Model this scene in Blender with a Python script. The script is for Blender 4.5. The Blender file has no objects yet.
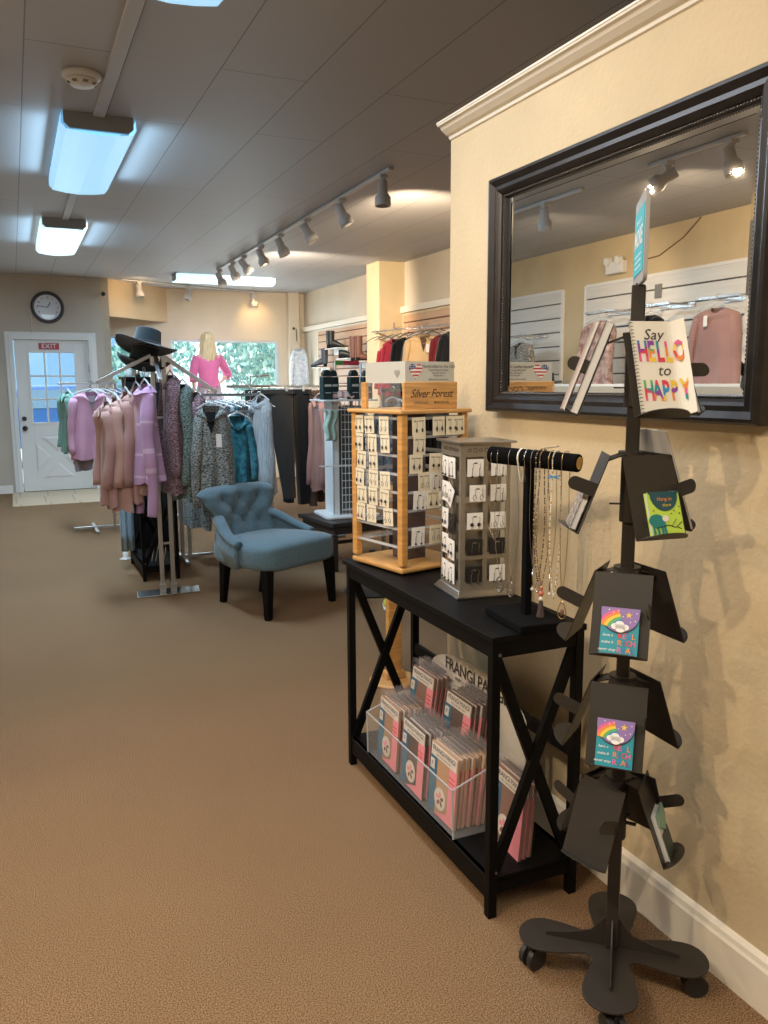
import bpy, math, random
from mathutils import Matrix, Vector, Euler
random.seed(7)
scene = bpy.context.scene
COL = scene.collection
PI = math.pi
def R(d): return math.radians(d)

# ------------------------------------------------------------------ materials
def mat(name, col, rough=.6, metal=0, noise=0, scale=20, bump=0, bscale=None, spec=.5, alpha=1, emit=0, ecol=None, stretch=(1, 1, 1), contrast=(.35, .65), col2=None, sheen=0):
    m = bpy.data.materials.new(name); m.use_nodes = True
    nt = m.node_tree; N = nt.nodes; L = nt.links
    b = N['Principled BSDF']
    b.inputs['Base Color'].default_value = (*col, 1)
    b.inputs['Roughness'].default_value = rough
    b.inputs['Metallic'].default_value = metal
    b.inputs['Specular IOR Level'].default_value = spec
    b.inputs['Alpha'].default_value = alpha
    if sheen: b.inputs['Sheen Weight'].default_value = sheen
    if emit:
        b.inputs['Emission Color'].default_value = (*(ecol or col), 1); b.inputs['Emission Strength'].default_value = emit
    tc = N.new('ShaderNodeTexCoord'); mp = N.new('ShaderNodeMapping'); mp.inputs['Scale'].default_value = stretch
    L.new(tc.outputs['Object'], mp.inputs['Vector'])
    nz = N.new('ShaderNodeTexNoise'); nz.inputs['Scale'].default_value = scale; nz.inputs['Detail'].default_value = 4
    L.new(mp.outputs['Vector'], nz.inputs['Vector'])
    if noise or col2:
        cr = N.new('ShaderNodeValToRGB')
        c1 = tuple(max(0, c*(1-noise)) for c in col); c2 = col2 or tuple(min(1, c*(1+noise)) for c in col)
        cr.color_ramp.elements[0].position = contrast[0]; cr.color_ramp.elements[1].position = contrast[1]
        cr.color_ramp.elements[0].color = (*c1, 1); cr.color_ramp.elements[1].color = (*c2, 1)
        L.new(nz.outputs['Fac'], cr.inputs['Fac']); L.new(cr.outputs['Color'], b.inputs['Base Color'])
    if bump:
        n2 = N.new('ShaderNodeTexNoise'); n2.inputs['Scale'].default_value = bscale or scale; n2.inputs['Detail'].default_value = 3
        L.new(mp.outputs['Vector'], n2.inputs['Vector'])
        bp = N.new('ShaderNodeBump'); bp.inputs['Strength'].default_value = bump; bp.inputs['Distance'].default_value = .01
        L.new(n2.outputs['Fac'], bp.inputs['Height']); L.new(bp.outputs['Normal'], b.inputs['Normal'])
    return m

def glassy(name, tint, fac, rough=.05, col=(1, 1, 1)):
    """clear sheet: mostly transparent, a little glossy"""
    m = bpy.data.materials.new(name); m.use_nodes = True
    nt = m.node_tree; N = nt.nodes; L = nt.links
    for n in list(N): N.remove(n)
    out = N.new('ShaderNodeOutputMaterial'); mix = N.new('ShaderNodeMixShader')
    t = N.new('ShaderNodeBsdfTransparent'); t.inputs['Color'].default_value = (*tint, 1)
    g = N.new('ShaderNodeBsdfPrincipled'); g.inputs['Base Color'].default_value = (*col, 1); g.inputs['Roughness'].default_value = rough
    mix.inputs['Fac'].default_value = fac
    L.new(t.outputs[0], mix.inputs[1]); L.new(g.outputs[0], mix.inputs[2]); L.new(mix.outputs[0], out.inputs['Surface'])
    return m

# ------------------------------------------------------------------ mesh builder
class MB:
    def __init__(s): s.v = []; s.f = []; s.m = []; s.T = Matrix.Identity(4)
    def add(s, vs, fs, m=0):
        o = len(s.v); s.v += [tuple(s.T @ Vector(p)) for p in vs]
        s.f += [tuple(i+o for i in f) for f in fs]; s.m += [m]*len(fs); return s
    def box(s, c, d, m=0, rot=None):
        x, y, z = (k/2 for k in d)
        vs = [Vector(p) for p in ((-x, -y, -z), (x, -y, -z), (x, y, -z), (-x, y, -z), (-x, -y, z), (x, -y, z), (x, y, z), (-x, y, z))]
        if rot is not None: vs = [rot @ p for p in vs]
        vs = [p+Vector(c) for p in vs]
        return s.add(vs, [(3, 2, 1, 0), (4, 5, 6, 7), (0, 1, 5, 4), (1, 2, 6, 5), (2, 3, 7, 6), (3, 0, 4, 7)], m)
    def bx(s, x0, x1, y0, y1, z0, z1, m=0): return s.box(((x0+x1)/2, (y0+y1)/2, (z0+z1)/2), (x1-x0, y1-y0, z1-z0), m)
    def bar(s, p0, p1, w, t, m=0, up=(0, 0, 1)):
        """rectangular bar from p0 to p1; w across, t along 'up'"""
        p0 = Vector(p0); p1 = Vector(p1); d = p1-p0; L = d.length; d.normalize()
        a = d.cross(Vector(up))
        if a.length < 1e-4: a = Vector((1, 0, 0))
        a.normalize(); b = a.cross(d)
        rot = Matrix((a, d, b)).transposed()
        return s.box((p0+p1)/2, (w, L, t), m, rot)
    def cyl(s, p0, p1, r0, r1=None, n=16, m=0, caps=True):
        r1 = r0 if r1 is None else r1
        p0 = Vector(p0); p1 = Vector(p1); d = (p1-p0).normalized()
        a = d.cross(Vector((0, 0, 1)));
        if a.length < 1e-4: a = Vector((1, 0, 0))
        a.normalize(); b = a.cross(d)
        vs = []; 
        for p, r in ((p0, r0), (p1, r1)):
            for i in range(n):
                t = 2*PI*i/n; vs.append(p+a*(r*math.cos(t))+b*(r*math.sin(t)))
        fs = [(i+n, (i+1) % n+n, (i+1) % n, i) for i in range(n)]
        if caps: fs += [tuple(range(n)), tuple(range(2*n-1, n-1, -1))]
        return s.add(vs, fs, m)
    def tube(s, pts, r, n=8, closed=False, m=0, flat=1.0):
        pts = [Vector(p) for p in pts]; k = len(pts); vs = []; prev = None
        for i, p in enumerate(pts):
            if closed: d = pts[(i+1) % k]-pts[i-1]
            else: d = pts[min(i+1, k-1)]-pts[max(i-1, 0)]
            d.normalize()
            a = prev - d*prev.dot(d) if prev is not None else d.cross(Vector((0, 0, 1)))
            if a.length < 1e-4: a = d.cross(Vector((0, 1, 0)))
            if a.length < 1e-4: a = d.cross(Vector((1, 0, 0)))
            a.normalize(); prev = a; b = a.cross(d)
            rr = r[i] if isinstance(r, (list, tuple)) else r
            for j in range(n):
                t = 2*PI*j/n; vs.append(p+a*(rr*math.cos(t))+b*(rr*flat*math.sin(t)))
        fs = []
        for i in range(k if closed else k-1):
            i2 = (i+1) % k
            for j in range(n):
                fs.append((i*n+j, i*n+(j+1) % n, i2*n+(j+1) % n, i2*n+j))
        if not closed: fs += [tuple(range(n-1, -1, -1)), tuple(range((k-1)*n, k*n))]
        return s.add(vs, fs, m)
    def lathe(s, prof, n=24, c=(0, 0, 0), m=0):
        vs = []; c = Vector(c)
        for r, z in prof:
            for j in range(n):
                t = 2*PI*j/n; vs.append(c+Vector((r*math.cos(t), r*math.sin(t), z)))
        fs = []
        for i in range(len(prof)-1):
            for j in range(n): fs.append((i*n+j, i*n+(j+1) % n, (i+1)*n+(j+1) % n, (i+1)*n+j))
        if prof[0][0] > 1e-5: fs.append(tuple(range(n-1, -1, -1)))
        if prof[-1][0] > 1e-5: fs.append(tuple(range((len(prof)-1)*n, len(prof)*n)))
        return s.add(vs, fs, m)
    def prism(s, poly, z0, z1, m=0, M=None):
        n = len(poly); vs = [(x, y, z0) for x, y in poly]+[(x, y, z1) for x, y in poly]
        if M is not None: vs = [M @ Vector(p) for p in vs]
        fs = [tuple(range(n-1, -1, -1)), tuple(range(n, 2*n))]+[(i, (i+1) % n, (i+1) % n+n, i+n) for i in range(n)]
        return s.add(vs, fs, m)
    def grid(s, fn, nu, nv, m=0, wrap=False):
        vs = [fn(i/nu, j/nv) for j in range(nv+1) for i in range(nu+(0 if wrap else 1))]
        w = nu if wrap else nu+1
        fs = [(j*w+i, j*w+(i+1) % w, (j+1)*w+(i+1) % w, (j+1)*w+i) for j in range(nv) for i in range(nu)]
        return s.add(vs, fs, m)
    def ball(s, c, r, n=10, m=0, sc=(1, 1, 1)):
        c = Vector(c); k = n//2
        return s.grid(lambda u, v: (c.x+r*sc[0]*math.sin(PI*v)*math.cos(2*PI*u), c.y+r*sc[1]*math.sin(PI*v)*math.sin(2*PI*u), c.z+r*sc[2]*math.cos(PI*v)), n, k, m, True)
    def build(s, name, mats, parent=None, smooth=False, bevel=0, solid=0, sub=0):
        me = bpy.data.meshes.new(name)
        me.from_pydata(s.v, [], s.f); me.validate(); 
        if not isinstance(mats, (list, tuple)): mats = [mats]
        for m_ in mats: me.materials.append(m_)
        if len(mats) > 1 and len(me.polygons) == len(s.m): me.polygons.foreach_set('material_index', s.m)
        if smooth: me.polygons.foreach_set('use_smooth', [True]*len(me.polygons))
        me.update()
        o = bpy.data.objects.new(name, me); COL.objects.link(o)
        if parent: o.parent = parent
        if solid:
            q = o.modifiers.new('solid', 'SOLIDIFY'); q.thickness = solid; q.offset = 0
        if sub:
            q = o.modifiers.new('sub', 'SUBSURF'); q.levels = sub; q.render_levels = sub
        if bevel:
            q = o.modifiers.new('bevel', 'BEVEL'); q.width = bevel; q.segments = 2; q.limit_method = 'ANGLE'; q.angle_limit = R(40)
        return o

def tag(o, label, cat, group=None, kind=None):
    if label: o['label'] = label
    if cat: o['category'] = cat
    if group: o['group'] = group
    if kind: o['kind'] = kind
    return o
def thing(name, label, cat, loc=(0, 0, 0), rz=0, group=None):
    o = bpy.data.objects.new(name, None); COL.objects.link(o); o.empty_display_size = .05
    o.location = loc; o.rotation_euler = (0, 0, rz)
    return tag(o, label, cat, group)
def place(o, loc, rz=0, rx=0, ry=0):
    o.location = loc; o.rotation_euler = (rx, ry, rz); return o
def struct(o): o['kind'] = 'structure'; return o
def copy_tree(o, parent=None):
    c = o.copy(); COL.objects.link(c); c.parent = parent
    for ch in list(o.children): copy_tree(ch, c)
    return c
TXT = {}
def text(s, size, m, M, parent, name='lettering', align='CENTER', shear=0, bold=0, space=1.0):
    key = (s, align, shear, bold, space, m.name)
    if key not in TXT:
        cu = bpy.data.curves.new('t', 'FONT'); cu.body = s; cu.align_x = align; cu.align_y = 'CENTER'; cu.shear = shear; cu.offset = bold
        cu.space_character = space; cu.resolution_u = 2
        o = bpy.data.objects.new('t', cu); COL.objects.link(o)
        bpy.context.view_layer.update()
        dg = bpy.context.evaluated_depsgraph_get()
        me = bpy.data.meshes.new_from_object(o.evaluated_get(dg)); me.name = name
        bpy.data.objects.remove(o); bpy.data.curves.remove(cu)
        me.materials.clear(); me.materials.append(m); TXT[key] = me
    o = bpy.data.objects.new(name, TXT[key]); COL.objects.link(o)
    o.matrix_local = M @ Matrix.Scale(size, 4)
    if parent: o.parent = parent
    return o
def TR(x, y, z, rx=0, ry=0, rz=0): return Matrix.Translation((x, y, z)) @ Euler((R(rx), R(ry), R(rz))).to_matrix().to_4x4()
FRONT = lambda x, y, z, rz=0: TR(x, y, z, 90, 0, rz)     # text readable from -y
def arc(cx, cy, r, a0, a1, n): return [(cx+r*math.cos(R(a0+(a1-a0)*i/n)), cy+r*math.sin(R(a0+(a1-a0)*i/n))) for i in range(n+1)]

# ------------------------------------------------------------------ palette
m_wall = mat('warm_wall_paint', (.61, .49, .305), .75, noise=.05, scale=3, bump=.22, bscale=60)
m_wallfar = mat('cream_wall_paint', (.62, .55, .44), .8, noise=.03, scale=3)
m_walldoor = mat('grey_cream_wall_paint', (.50, .46, .40), .8, noise=.03, scale=3)
m_walltan = mat('tan_wall_paint', (.62, .47, .29), .8, noise=.04, scale=3)
m_trim = mat('ivory_trim', (.80, .74, .62), .45)
m_white = mat('white_paint', (.80, .80, .78), .45)
m_doorw = mat('white_door_paint', (.74, .76, .76), .45)
m_black = mat('black_wood', (.0022, .002, .002), .55, noise=.2, scale=30, spec=.15)
m_blackmetal = mat('black_powder_coat', (.030, .025, .020), .45, bump=.08, bscale=400, spec=.3)
m_velvet = mat('black_velvet', (.003, .003, .0035), .95, spec=.1)
m_chrome = mat('chrome', (.62, .62, .62), .22, 1)
m_steel = mat('brushed_steel', (.42, .40, .37), .3, 1)
m_towermetal = mat('pewter_metal', (.36, .33, .28), .42, .75, noise=.12, scale=6)
m_wood = mat('honey_oak', (.60, .31, .09), .42, noise=.16, scale=6, stretch=(1, 1, 12))
m_woodh = mat('honey_oak_flat', (.58, .32, .11), .42, noise=.18, scale=6, stretch=(1.5, 1.5, 18))
m_acr = glassy('clear_acrylic', (.985, .99, .99), .05, .06)
m_acre = glassy('acrylic_rail', (.9, .92, .93), .35, .15, (.8, .82, .85))
m_card = mat('cream_card', (.80, .74, .58), .7)
m_cardw = mat('white_card', (.82, .82, .80), .6)
m_cardb = mat('black_card', (.012, .012, .012), .5)
m_silver = mat('dull_silver', (.30, .29, .27), .35, .9)
m_darkbead = mat('dark_bead', (.04, .035, .035), .35, .3)
m_ink = mat('dark_ink', (.05, .035, .03), .6)
m_whiteplastic = mat('white_plastic', (.72, .72, .71), .4)
m_wireW = mat('white_wire', (.78, .80, .80), .4)
m_clearhang = mat('clear_hanger_plastic', (.75, .78, .8), .2, alpha=.55)
# ================================================================== SETTING
ZC = 2.886
def ceiling_mat():
    m = mat('ceiling_panels', (.215, .205, .20), .55, spec=.4)
    nt = m.node_tree; N = nt.nodes; L = nt.links; b = N['Principled BSDF']
    tc = N.new('ShaderNodeTexCoord'); sp = N.new('ShaderNodeSeparateXYZ'); cb = N.new('ShaderNodeCombineXYZ')
    ad = N.new('ShaderNodeMath'); ad.operation = 'ADD'; ad.inputs[1].default_value = -.145+.417*40
    L.new(tc.outputs['Object'], sp.inputs[0]); L.new(sp.outputs['Y'], cb.inputs['X']); L.new(sp.outputs['X'], ad.inputs[0]); L.new(ad.outputs[0], cb.inputs['Y'])
    br = N.new('ShaderNodeTexBrick'); br.inputs['Scale'].default_value = 1; br.inputs['Brick Width'].default_value = 2.45; br.inputs['Row Height'].default_value = .417
    br.inputs['Mortar Size'].default_value = .0035; br.inputs['Mortar Smooth'].default_value = .3; br.offset = .37
    br.inputs['Color1'].default_value = (.435, .435, .45, 1); br.inputs['Color2'].default_value = (.42, .42, .435, 1); br.inputs['Mortar'].default_value = (.20, .195, .195, 1)
    L.new(cb.outputs[0], br.inputs['Vector']); L.new(br.outputs['Color'], b.inputs['Base Color'])
    bp = N.new('ShaderNodeBump'); bp.inputs['Strength'].default_value = .4; bp.inputs['Distance'].default_value = .004; bp.invert = True
    L.new(br.outputs['Fac'], bp.inputs['Height']); L.new(bp.outputs[0], b.inputs['Normal'])
    return m
def carpet_mat():
    m = mat('brown_loop_carpet', (.2, .13, .07), .95, spec=.1)
    nt = m.node_tree; N = nt.nodes; L = nt.links; b = N['Principled BSDF']
    tc = N.new('ShaderNodeTexCoord')
    n1 = N.new('ShaderNodeTexNoise'); n1.inputs['Scale'].default_value = 300; n1.inputs['Detail'].default_value = 2
    n2 = N.new('ShaderNodeTexNoise'); n2.inputs['Scale'].default_value = 1.3; n2.inputs['Detail'].default_value = 3
    for n in (n1, n2): L.new(tc.outputs['Object'], n.inputs['Vector'])
    r1 = N.new('ShaderNodeValToRGB'); r1.color_ramp.elements[0].position = .36; r1.color_ramp.elements[1].position = .64
    r1.color_ramp.elements[0].color = (.095, .049, .020, 1); r1.color_ramp.elements[1].color = (.395, .258, .148, 1)
    r2 = N.new('ShaderNodeValToRGB'); r2.color_ramp.elements[0].color = (.86, .86, .86, 1); r2.color_ramp.elements[1].color = (1.1, 1.08, 1.06, 1)
    mx = N.new('ShaderNodeMix'); mx.data_type = 'RGBA'; mx.blend_type = 'MULTIPLY'; mx.inputs[0].default_value = 1
    L.new(n1.outputs['Fac'], r1.inputs['Fac']); L.new(n2.outputs['Fac'], r2.inputs['Fac'])
    L.new(r1.outputs['Color'], mx.inputs[6]); L.new(r2.outputs['Color'], mx.inputs[7]); L.new(mx.outputs[2], b.inputs['Base Color'])
    bp = N.new('ShaderNodeBump'); bp.inputs['Strength'].default_value = .8; bp.inputs['Distance'].default_value = .006
    L.new(n1.outputs['Fac'], bp.inputs['Height']); L.new(bp.outputs[0], b.inputs['Normal'])
    return m
def tile_mat():
    m = mat('beige_tiles', (.5, .4, .28), .4)
    nt = m.node_tree; N = nt.nodes; L = nt.links
    tc = N.new('ShaderNodeTexCoord'); br = N.new('ShaderNodeTexBrick'); br.offset = .15
    for k, v in (('Scale', 1), ('Brick Width', .34), ('Row Height', .68), ('Mortar Size', .008)): br.inputs[k].default_value = v
    br.inputs['Color1'].default_value = (.62, .49, .33, 1); br.inputs['Color2'].default_value = (.58, .46, .31, 1); br.inputs['Mortar'].default_value = (.36, .28, .2, 1)
    L.new(tc.outputs['Object'], br.inputs['Vector']); L.new(br.outputs['Color'], N['Principled BSDF'].inputs['Base Color'])
    return m
struct(MB().bx(-2.8, 4.6, -3.2, 13.2, -.1, 0).build('floor', carpet_mat()))
struct(MB().bx(-.09, 1.29, 10.69, 12.07, 0, .006).build('floor_tiles', tile_mat()))
struct(MB().bx(-2.8, 4.6, -3.2, 13.2, ZC, ZC+.1).build('ceiling', ceiling_mat()))
# partition wall beside the camera with its crown, lower than the ceiling
struct(MB().bx(1.5, 1.64, -3.1, 2.735, 0, 2.335).build('wall_right', m_wall))
cr = MB()
prof = [(0, 0), (-.007, .003), (-.010, .012), (-.022, .017), (-.040, .030), (-.046, .038), (-.056, .041), (-.060, .053), (0, .053)]
def crown_run(b, pts_in):
    for (x, z) in []: pass
vs = []; n = len(prof)
for y, k in ((-3.1, 0), (2.735, 1)):
    for px, pz in prof: vs.append((1.5+px, y, 2.308+pz))
fs = [(i, i+1, i+1+n, i+n) for i in range(n-1)]
cr.add(vs, fs)
cr.add([(1.5+px, 2.735, 2.308+pz) for px, pz in prof], [tuple(range(len(prof)))])
cr.bx(1.44, 1.64, -3.1, 2.735, 2.355, 2.361)
struct(cr.build('trim_1', m_trim))
bb = MB(); bprof = [(0, 0), (-.018, 0), (-.018, .108), (-.014, .116), (-.012, .128), (-.005, .136), (0, .138)]
vs = []; n = len(bprof)
for y in (-3.1, 2.75):
    for px, pz in bprof: vs.append((1.5+px, y, pz))
bb.add(vs, [(i, i+1, i+1+n, i+n) for i in range(n-1)]+[tuple(range(n)), tuple(range(2*n-1, n-1, -1))])
bb.bx(1.5, 1.64, 2.735, 2.752, 0, .13)
struct(bb.build('baseboard_right', m_trim))
# outer right wall, its slatwall and trims
struct(MB().bx(4.42, 4.56, -3.1, 13.14, 0, ZC).build('wall_outer_right', m_wallfar))
struct(MB().bx(4.08, 4.42, 9.2, 9.58, 0, ZC).build('wall_column', m_wall, bevel=.004))
struct(MB().bx(4.12, 4.3, 12.86, 13.0, 0, ZC).build('wall_corner_pilaster', m_wallfar, bevel=.006))
tm = MB(); tm.bx(4.36, 4.42, 9.58, 12.98, 2.275, 2.345); struct(tm.build('trim_2', m_trim, bevel=.006))
tm = MB(); tm.bx(4.36, 4.42, 4.0, 9.2, 2.285, 2.36); struct(tm.build('trim_3', m_trim, bevel=.006))
def slat_mat(name, a, dark, rough):
    m = mat(name, a, rough)
    nt = m.node_tree; N = nt.nodes; L = nt.links; b = N['Principled BSDF']
    tc = N.new('ShaderNodeTexCoord'); nz = N.new('ShaderNodeTexNoise'); nz.inputs['Scale'].default_value = 5
    mp = N.new('ShaderNodeMapping'); mp.inputs['Scale'].default_value = (1, .4, 9)
    L.new(tc.outputs['Object'], mp.inputs[0]); L.new(mp.outputs[0], nz.inputs['Vector'])
    r = N.new('ShaderNodeValToRGB'); r.color_ramp.elements[0].color = (*[c*.88 for c in a], 1); r.color_ramp.elements[1].color = (*[min(1, c*1.1) for c in a], 1)
    L.new(nz.outputs['Fac'], r.inputs['Fac']); L.new(r.outputs['Color'], b.inputs['Base Color'])
    return m
m_slatw = slat_mat('wood_slatwall', (.58, .36, .22), .1, .5); m_slatwh = slat_mat('white_slatwall', (.74, .72, .68), .1, .3)
m_groove = mat('slat_groove', (.16, .09, .05), .8); m_grooveg = mat('slat_groove_grey', (.12, .12, .12), .8)
def slatwall(name, label, x0, sgn, y0, y1, z0, z1, pitch, ms, group=None):
    x0 -= .0 if sgn > 0 else 0
    t = thing(name, label, 'slatwall', (x0, (y0+y1)/2, z0), 0, group); L = y1-y0; H = z1-z0; k = int(H/pitch)
    b = MB()
    for i in range(k+1):
        a = i*pitch; c = min(a+pitch-.014, H)
        if c > a+.01: b.bx(-.012, .012, -L/2, L/2, a, c)
    b.build('slats', ms[0], t, bevel=.003)
    MB().bx(min(0, sgn*.014), max(0, sgn*.014), -L/2, L/2, 0, H).build('backing', ms[1], t)
    f = MB()
    for yy in (-L/2-.012, L/2+.012): f.bx(-.016, .016, yy-.015, yy+.015, 0, H+.02)
    f.bx(-.016, .016, -L/2, L/2, H, H+.03); f.build('edge_trim', ms[2], t)
    return t
slatwall('slatwall_panel', 'wood toned slatwall behind the boots, left of the column', 4.402, 1, 9.62, 12.24, .3, 2.24, .105, (m_slatw, m_groove, m_wallfar))
slatwall('slatwall_panel', 'wood toned slatwall behind the cream cardigan, right of the column', 4.402, 1, 5.2, 9.17, .3, 2.25, .125, (m_slatw, m_groove, m_wall))
# far wall with the two windows, the diagonal header and the door wall
def wall_with_holes(name, x0, x1, y0, y1, holes, m):
    b = MB(); xs = x0
    for (a, c, z0, z1) in holes:
        b.bx(xs, a, y0, y1, 0, ZC); b.bx(a, c, y0, y1, 0, z0); b.bx(a, c, y0, y1, z1, ZC); xs = c
    b.bx(xs, x1, y0, y1, 0, ZC); return struct(b.build(name, m))
wall_with_holes('wall_far', 1.29, 4.5, 13.0, 13.14, [(1.36, 2.06, .7, 2.17), (2.25, 3.98, .55, 2.13)], m_wallfar)
wall_with_holes('wall_door_side', -2.8, 1.29, 12.07, 12.2, [(.05, .99, .0, 2.045)], m_walldoor)
struct(MB().bx(1.2, 1.29, 12.07, 13.14, 0, ZC).build('wall_return', m_wallfar))
h = MB(); h.bar((1.27, 12.12, 2.635), (2.22, 13.03, 2.635), .06, .502); struct(h.build('wall_header', m_walltan))
struct(MB().bx(-2.8, -2.66, -3.2, 12.1, 0, ZC).build('wall_left', m_wall))
struct(MB().bx(-2.8, 4.5, -3.2, -3.1, 0, ZC).build('wall_back', m_wall))
bl = MB(); bl.bx(-2.66, -.08, 12.05, 12.07, 0, .11); bl.bx(1.12, 1.29, 12.05, 12.07, 0, .11); struct(bl.build('baseboard_far', m_white))
m_glass = glassy('window_glass', (.97, .99, 1), .06, .02)
m_frameblue = mat('pale_window_frame', (.55, .62, .66), .4)
def window(name, x0, x1, z0, z1, y):
    f = MB(); w = .035
    f.bx(x0, x1, y, y+.1, z1-w, z1); f.bx(x0, x1, y, y+.1, z0, z0+w); f.bx(x0, x0+w, y, y+.1, z0+w, z1-w); f.bx(x1-w, x1, y, y+.1, z0+w, z1-w)
    o = struct(f.build(name, m_frameblue, bevel=.004))
    MB().bx(x0+w, x1-w, y+.06, y+.066, z0+w, z1-w).build('pane', m_glass, o)
window('window_1', 1.36, 2.06, .7, 2.17, 13.01); window('window_2', 2.25, 3.98, .55, 2.13, 13.01)
# raised deck under the front window
struct(MB().bx(2.1, 4.1, 12.25, 13.0, 0, .46).build('window_deck', m_wallfar))
# door
dr = MB(); DX0, DX1 = .06, .98; gx0, gx1, gz0, gz1 = .235, .80, .945, 1.875
y0, y1 = 12.075, 12.12
dr.bx(DX0, gx0, y0, y1, .012, 2.04); dr.bx(gx1, DX1, y0, y1, .012, 2.04); dr.bx(gx0, gx1, y0, y1, .012, gz0); dr.bx(gx0, gx1, y0, y1, gz1, 2.04)
for i in (1, 2):
    x = gx0+(gx1-gx0)*i/3; dr.bx(x-.011, x+.011, y0-.004, y1, gz0, gz1); z = gz0+(gz1-gz0)*i/3; dr.bx(gx0, gx1, y0-.003, y1, z-.011, z+.011)
for a, b_ in (((gx0-.02, 0), 0),): pass
for z in (gz0-.012, gz1+.012): dr.bx(gx0-.025, gx1+.025, y0-.008, y0, z-.012, z+.012)
for x in (gx0-.012, gx1+.012): dr.bx(x-.012, x+.012, y0-.008, y0, gz0, gz1)
door = struct(dr.build('door_1', m_doorw, bevel=.003))
# crossbuck panels: four raised triangles
pn = MB(); cx, cz = .52, .47; w, hh = .28, .28
for a in ([(cx-w+.07, cz+hh), (cx+w-.07, cz+hh), (cx, cz+.065)], [(cx-w+.07, cz-hh), (cx, cz-.065), (cx+w-.07, cz-hh)], [(cx-w, cz+hh-.07), (cx-.075, cz), (cx-w, cz-hh+.07)], [(cx+w, cz+hh-.07), (cx+w, cz-hh+.07), (cx+.075, cz)]):
    vs = [(x, y0-.001, z) for x, z in a]; g = (sum(p[0] for p in a)/3, sum(p[1] for p in a)/3)
    ins = [(g[0]+(x-g[0])*.72, y0-.012, g[1]+(z-g[1])*.72) for x, z in a]; vs += ins
    pn.add(vs, [(0, 1, 4, 3), (1, 2, 5, 4), (2, 0, 3, 5), (3, 4, 5)])
pn.build('panel', m_doorw, door)
kb = MB(); kb.cyl((.125, y0, .87), (.125, y0-.05, .87), .012); kb.ball((.125, y0-.06, .87), .03, 12); kb.cyl((.125, y0, .87), (.125, y0-.008, .87), .034); kb.build('door_knob', mat('dark_bronze', (.06, .05, .05), .35, .8), door, smooth=True)
kb = MB(); kb.cyl((.122, y0, 1.0), (.122, y0-.025, 1.0), .03); kb.build('deadbolt', bpy.data.materials['dark_bronze'], door)
hg = MB(); hg.bx(.972, .992, y0-.012, y0, 1.62, 1.72); hg.bx(.972, .992, y0-.012, y0, .25, .35); hg.build('hinge', m_steel, door)
MB().bx(gx0, gx1, y0+.02, y0+.025, gz0, gz1).build('pane', m_glass, door)
cs = MB()
for i, (w, d) in enumerate(((.10, .02), (.055, .035))):
    cs.bx(.05-w, .05, 12.07-d, 12.07, 0, 2.045+w); cs.bx(.99, .99+w, 12.07-d, 12.07, 0, 2.045+w); cs.bx(.05, .99, 12.07-d, 12.07, 2.045, 2.045+w)
struct(cs.build('trim_4', m_doorw, bevel=.004))
m_red = mat('exit_red', (.42, .03, .05), .5)
t = tag(MB().box((0, 0, 0), (.255, .006, .085)).build('exit_sign', m_red, bevel=.002), 'small red EXIT sign on the white door above its window', 'sign'); t.location = (.49, y0-.004, 1.96)
text('EXIT', .082, m_white, FRONT(0, -.005, 0), t, bold=.015, space=1.15)
# wall clock
ck = thing('wall_clock', 'round dark rimmed wall clock on the wall above the exit door', 'clock', (.505, 12.07, 2.47))
b = MB(); b.T = TR(0, 0, 0, 90); b.lathe([(.165, 0), (.205, 0), (.21, .03), (.20, .05), (.185, .052), (.168, .03), (.166, .01)], 40); b.build('rim', mat('clock_rim', (.05, .045, .05), .4), ck, smooth=True)
b = MB(); b.T = TR(0, 0, 0, 90); b.cyl((0, 0, .004), (0, 0, .012), .168, n=40); b.build('face', mat('clock_face', (.55, .55, .57), .3), ck)
for i in range(12):
    a = R(90-30*(i+1)); text(str(i+1), .042, m_ink, FRONT(.128*math.cos(a), -.0135, .128*math.sin(a)), ck, name='numeral')
for nm, ang, L, w in (('minute_hand', 172, .125, .008), ('hour_hand', 60, .075, .011)):
    a = R(ang); MB().bar((0, -.016, 0), (L*math.cos(a), -.016, L*math.sin(a)), .003, w).build(nm, m_ink, ck)
b = MB(); b.T = TR(0, -.006, -.03, 90); b.prism([(x, y) for x, y in arc(0, -.02, .105, 205, 335, 12)], .006, .008); b.build('dial_highlight', mat('clock_highlight', (.85, .87, .9), .2), ck)  # pale segment painted on the dial as a fixed highlight
# little chime rod dangling over the door casing
t = tag(MB().tube([(0, 0, .09), (.004, 0, .02), (0, 0, -.04), (.005, 0, -.17)], .006, 6).build('door_chime', m_steel), 'thin metal chime hanging beside the clock above the door', 'chime'); t.location = (.285, 12.02, 2.3)
# small black camera by the corner
t = thing('security_camera', 'tiny black security camera on the wall corner right of the clock', 'camera', (1.22, 12.07, 2.68))
b = MB(); b.cyl((0, 0, 0), (0, -.05, 0), .012); b.build('bracket', m_whiteplastic, t); b = MB(); b.ball((0, -.07, -.015), .03, 12); b.build('camera_body', m_darkbead, t, smooth=True)

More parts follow.
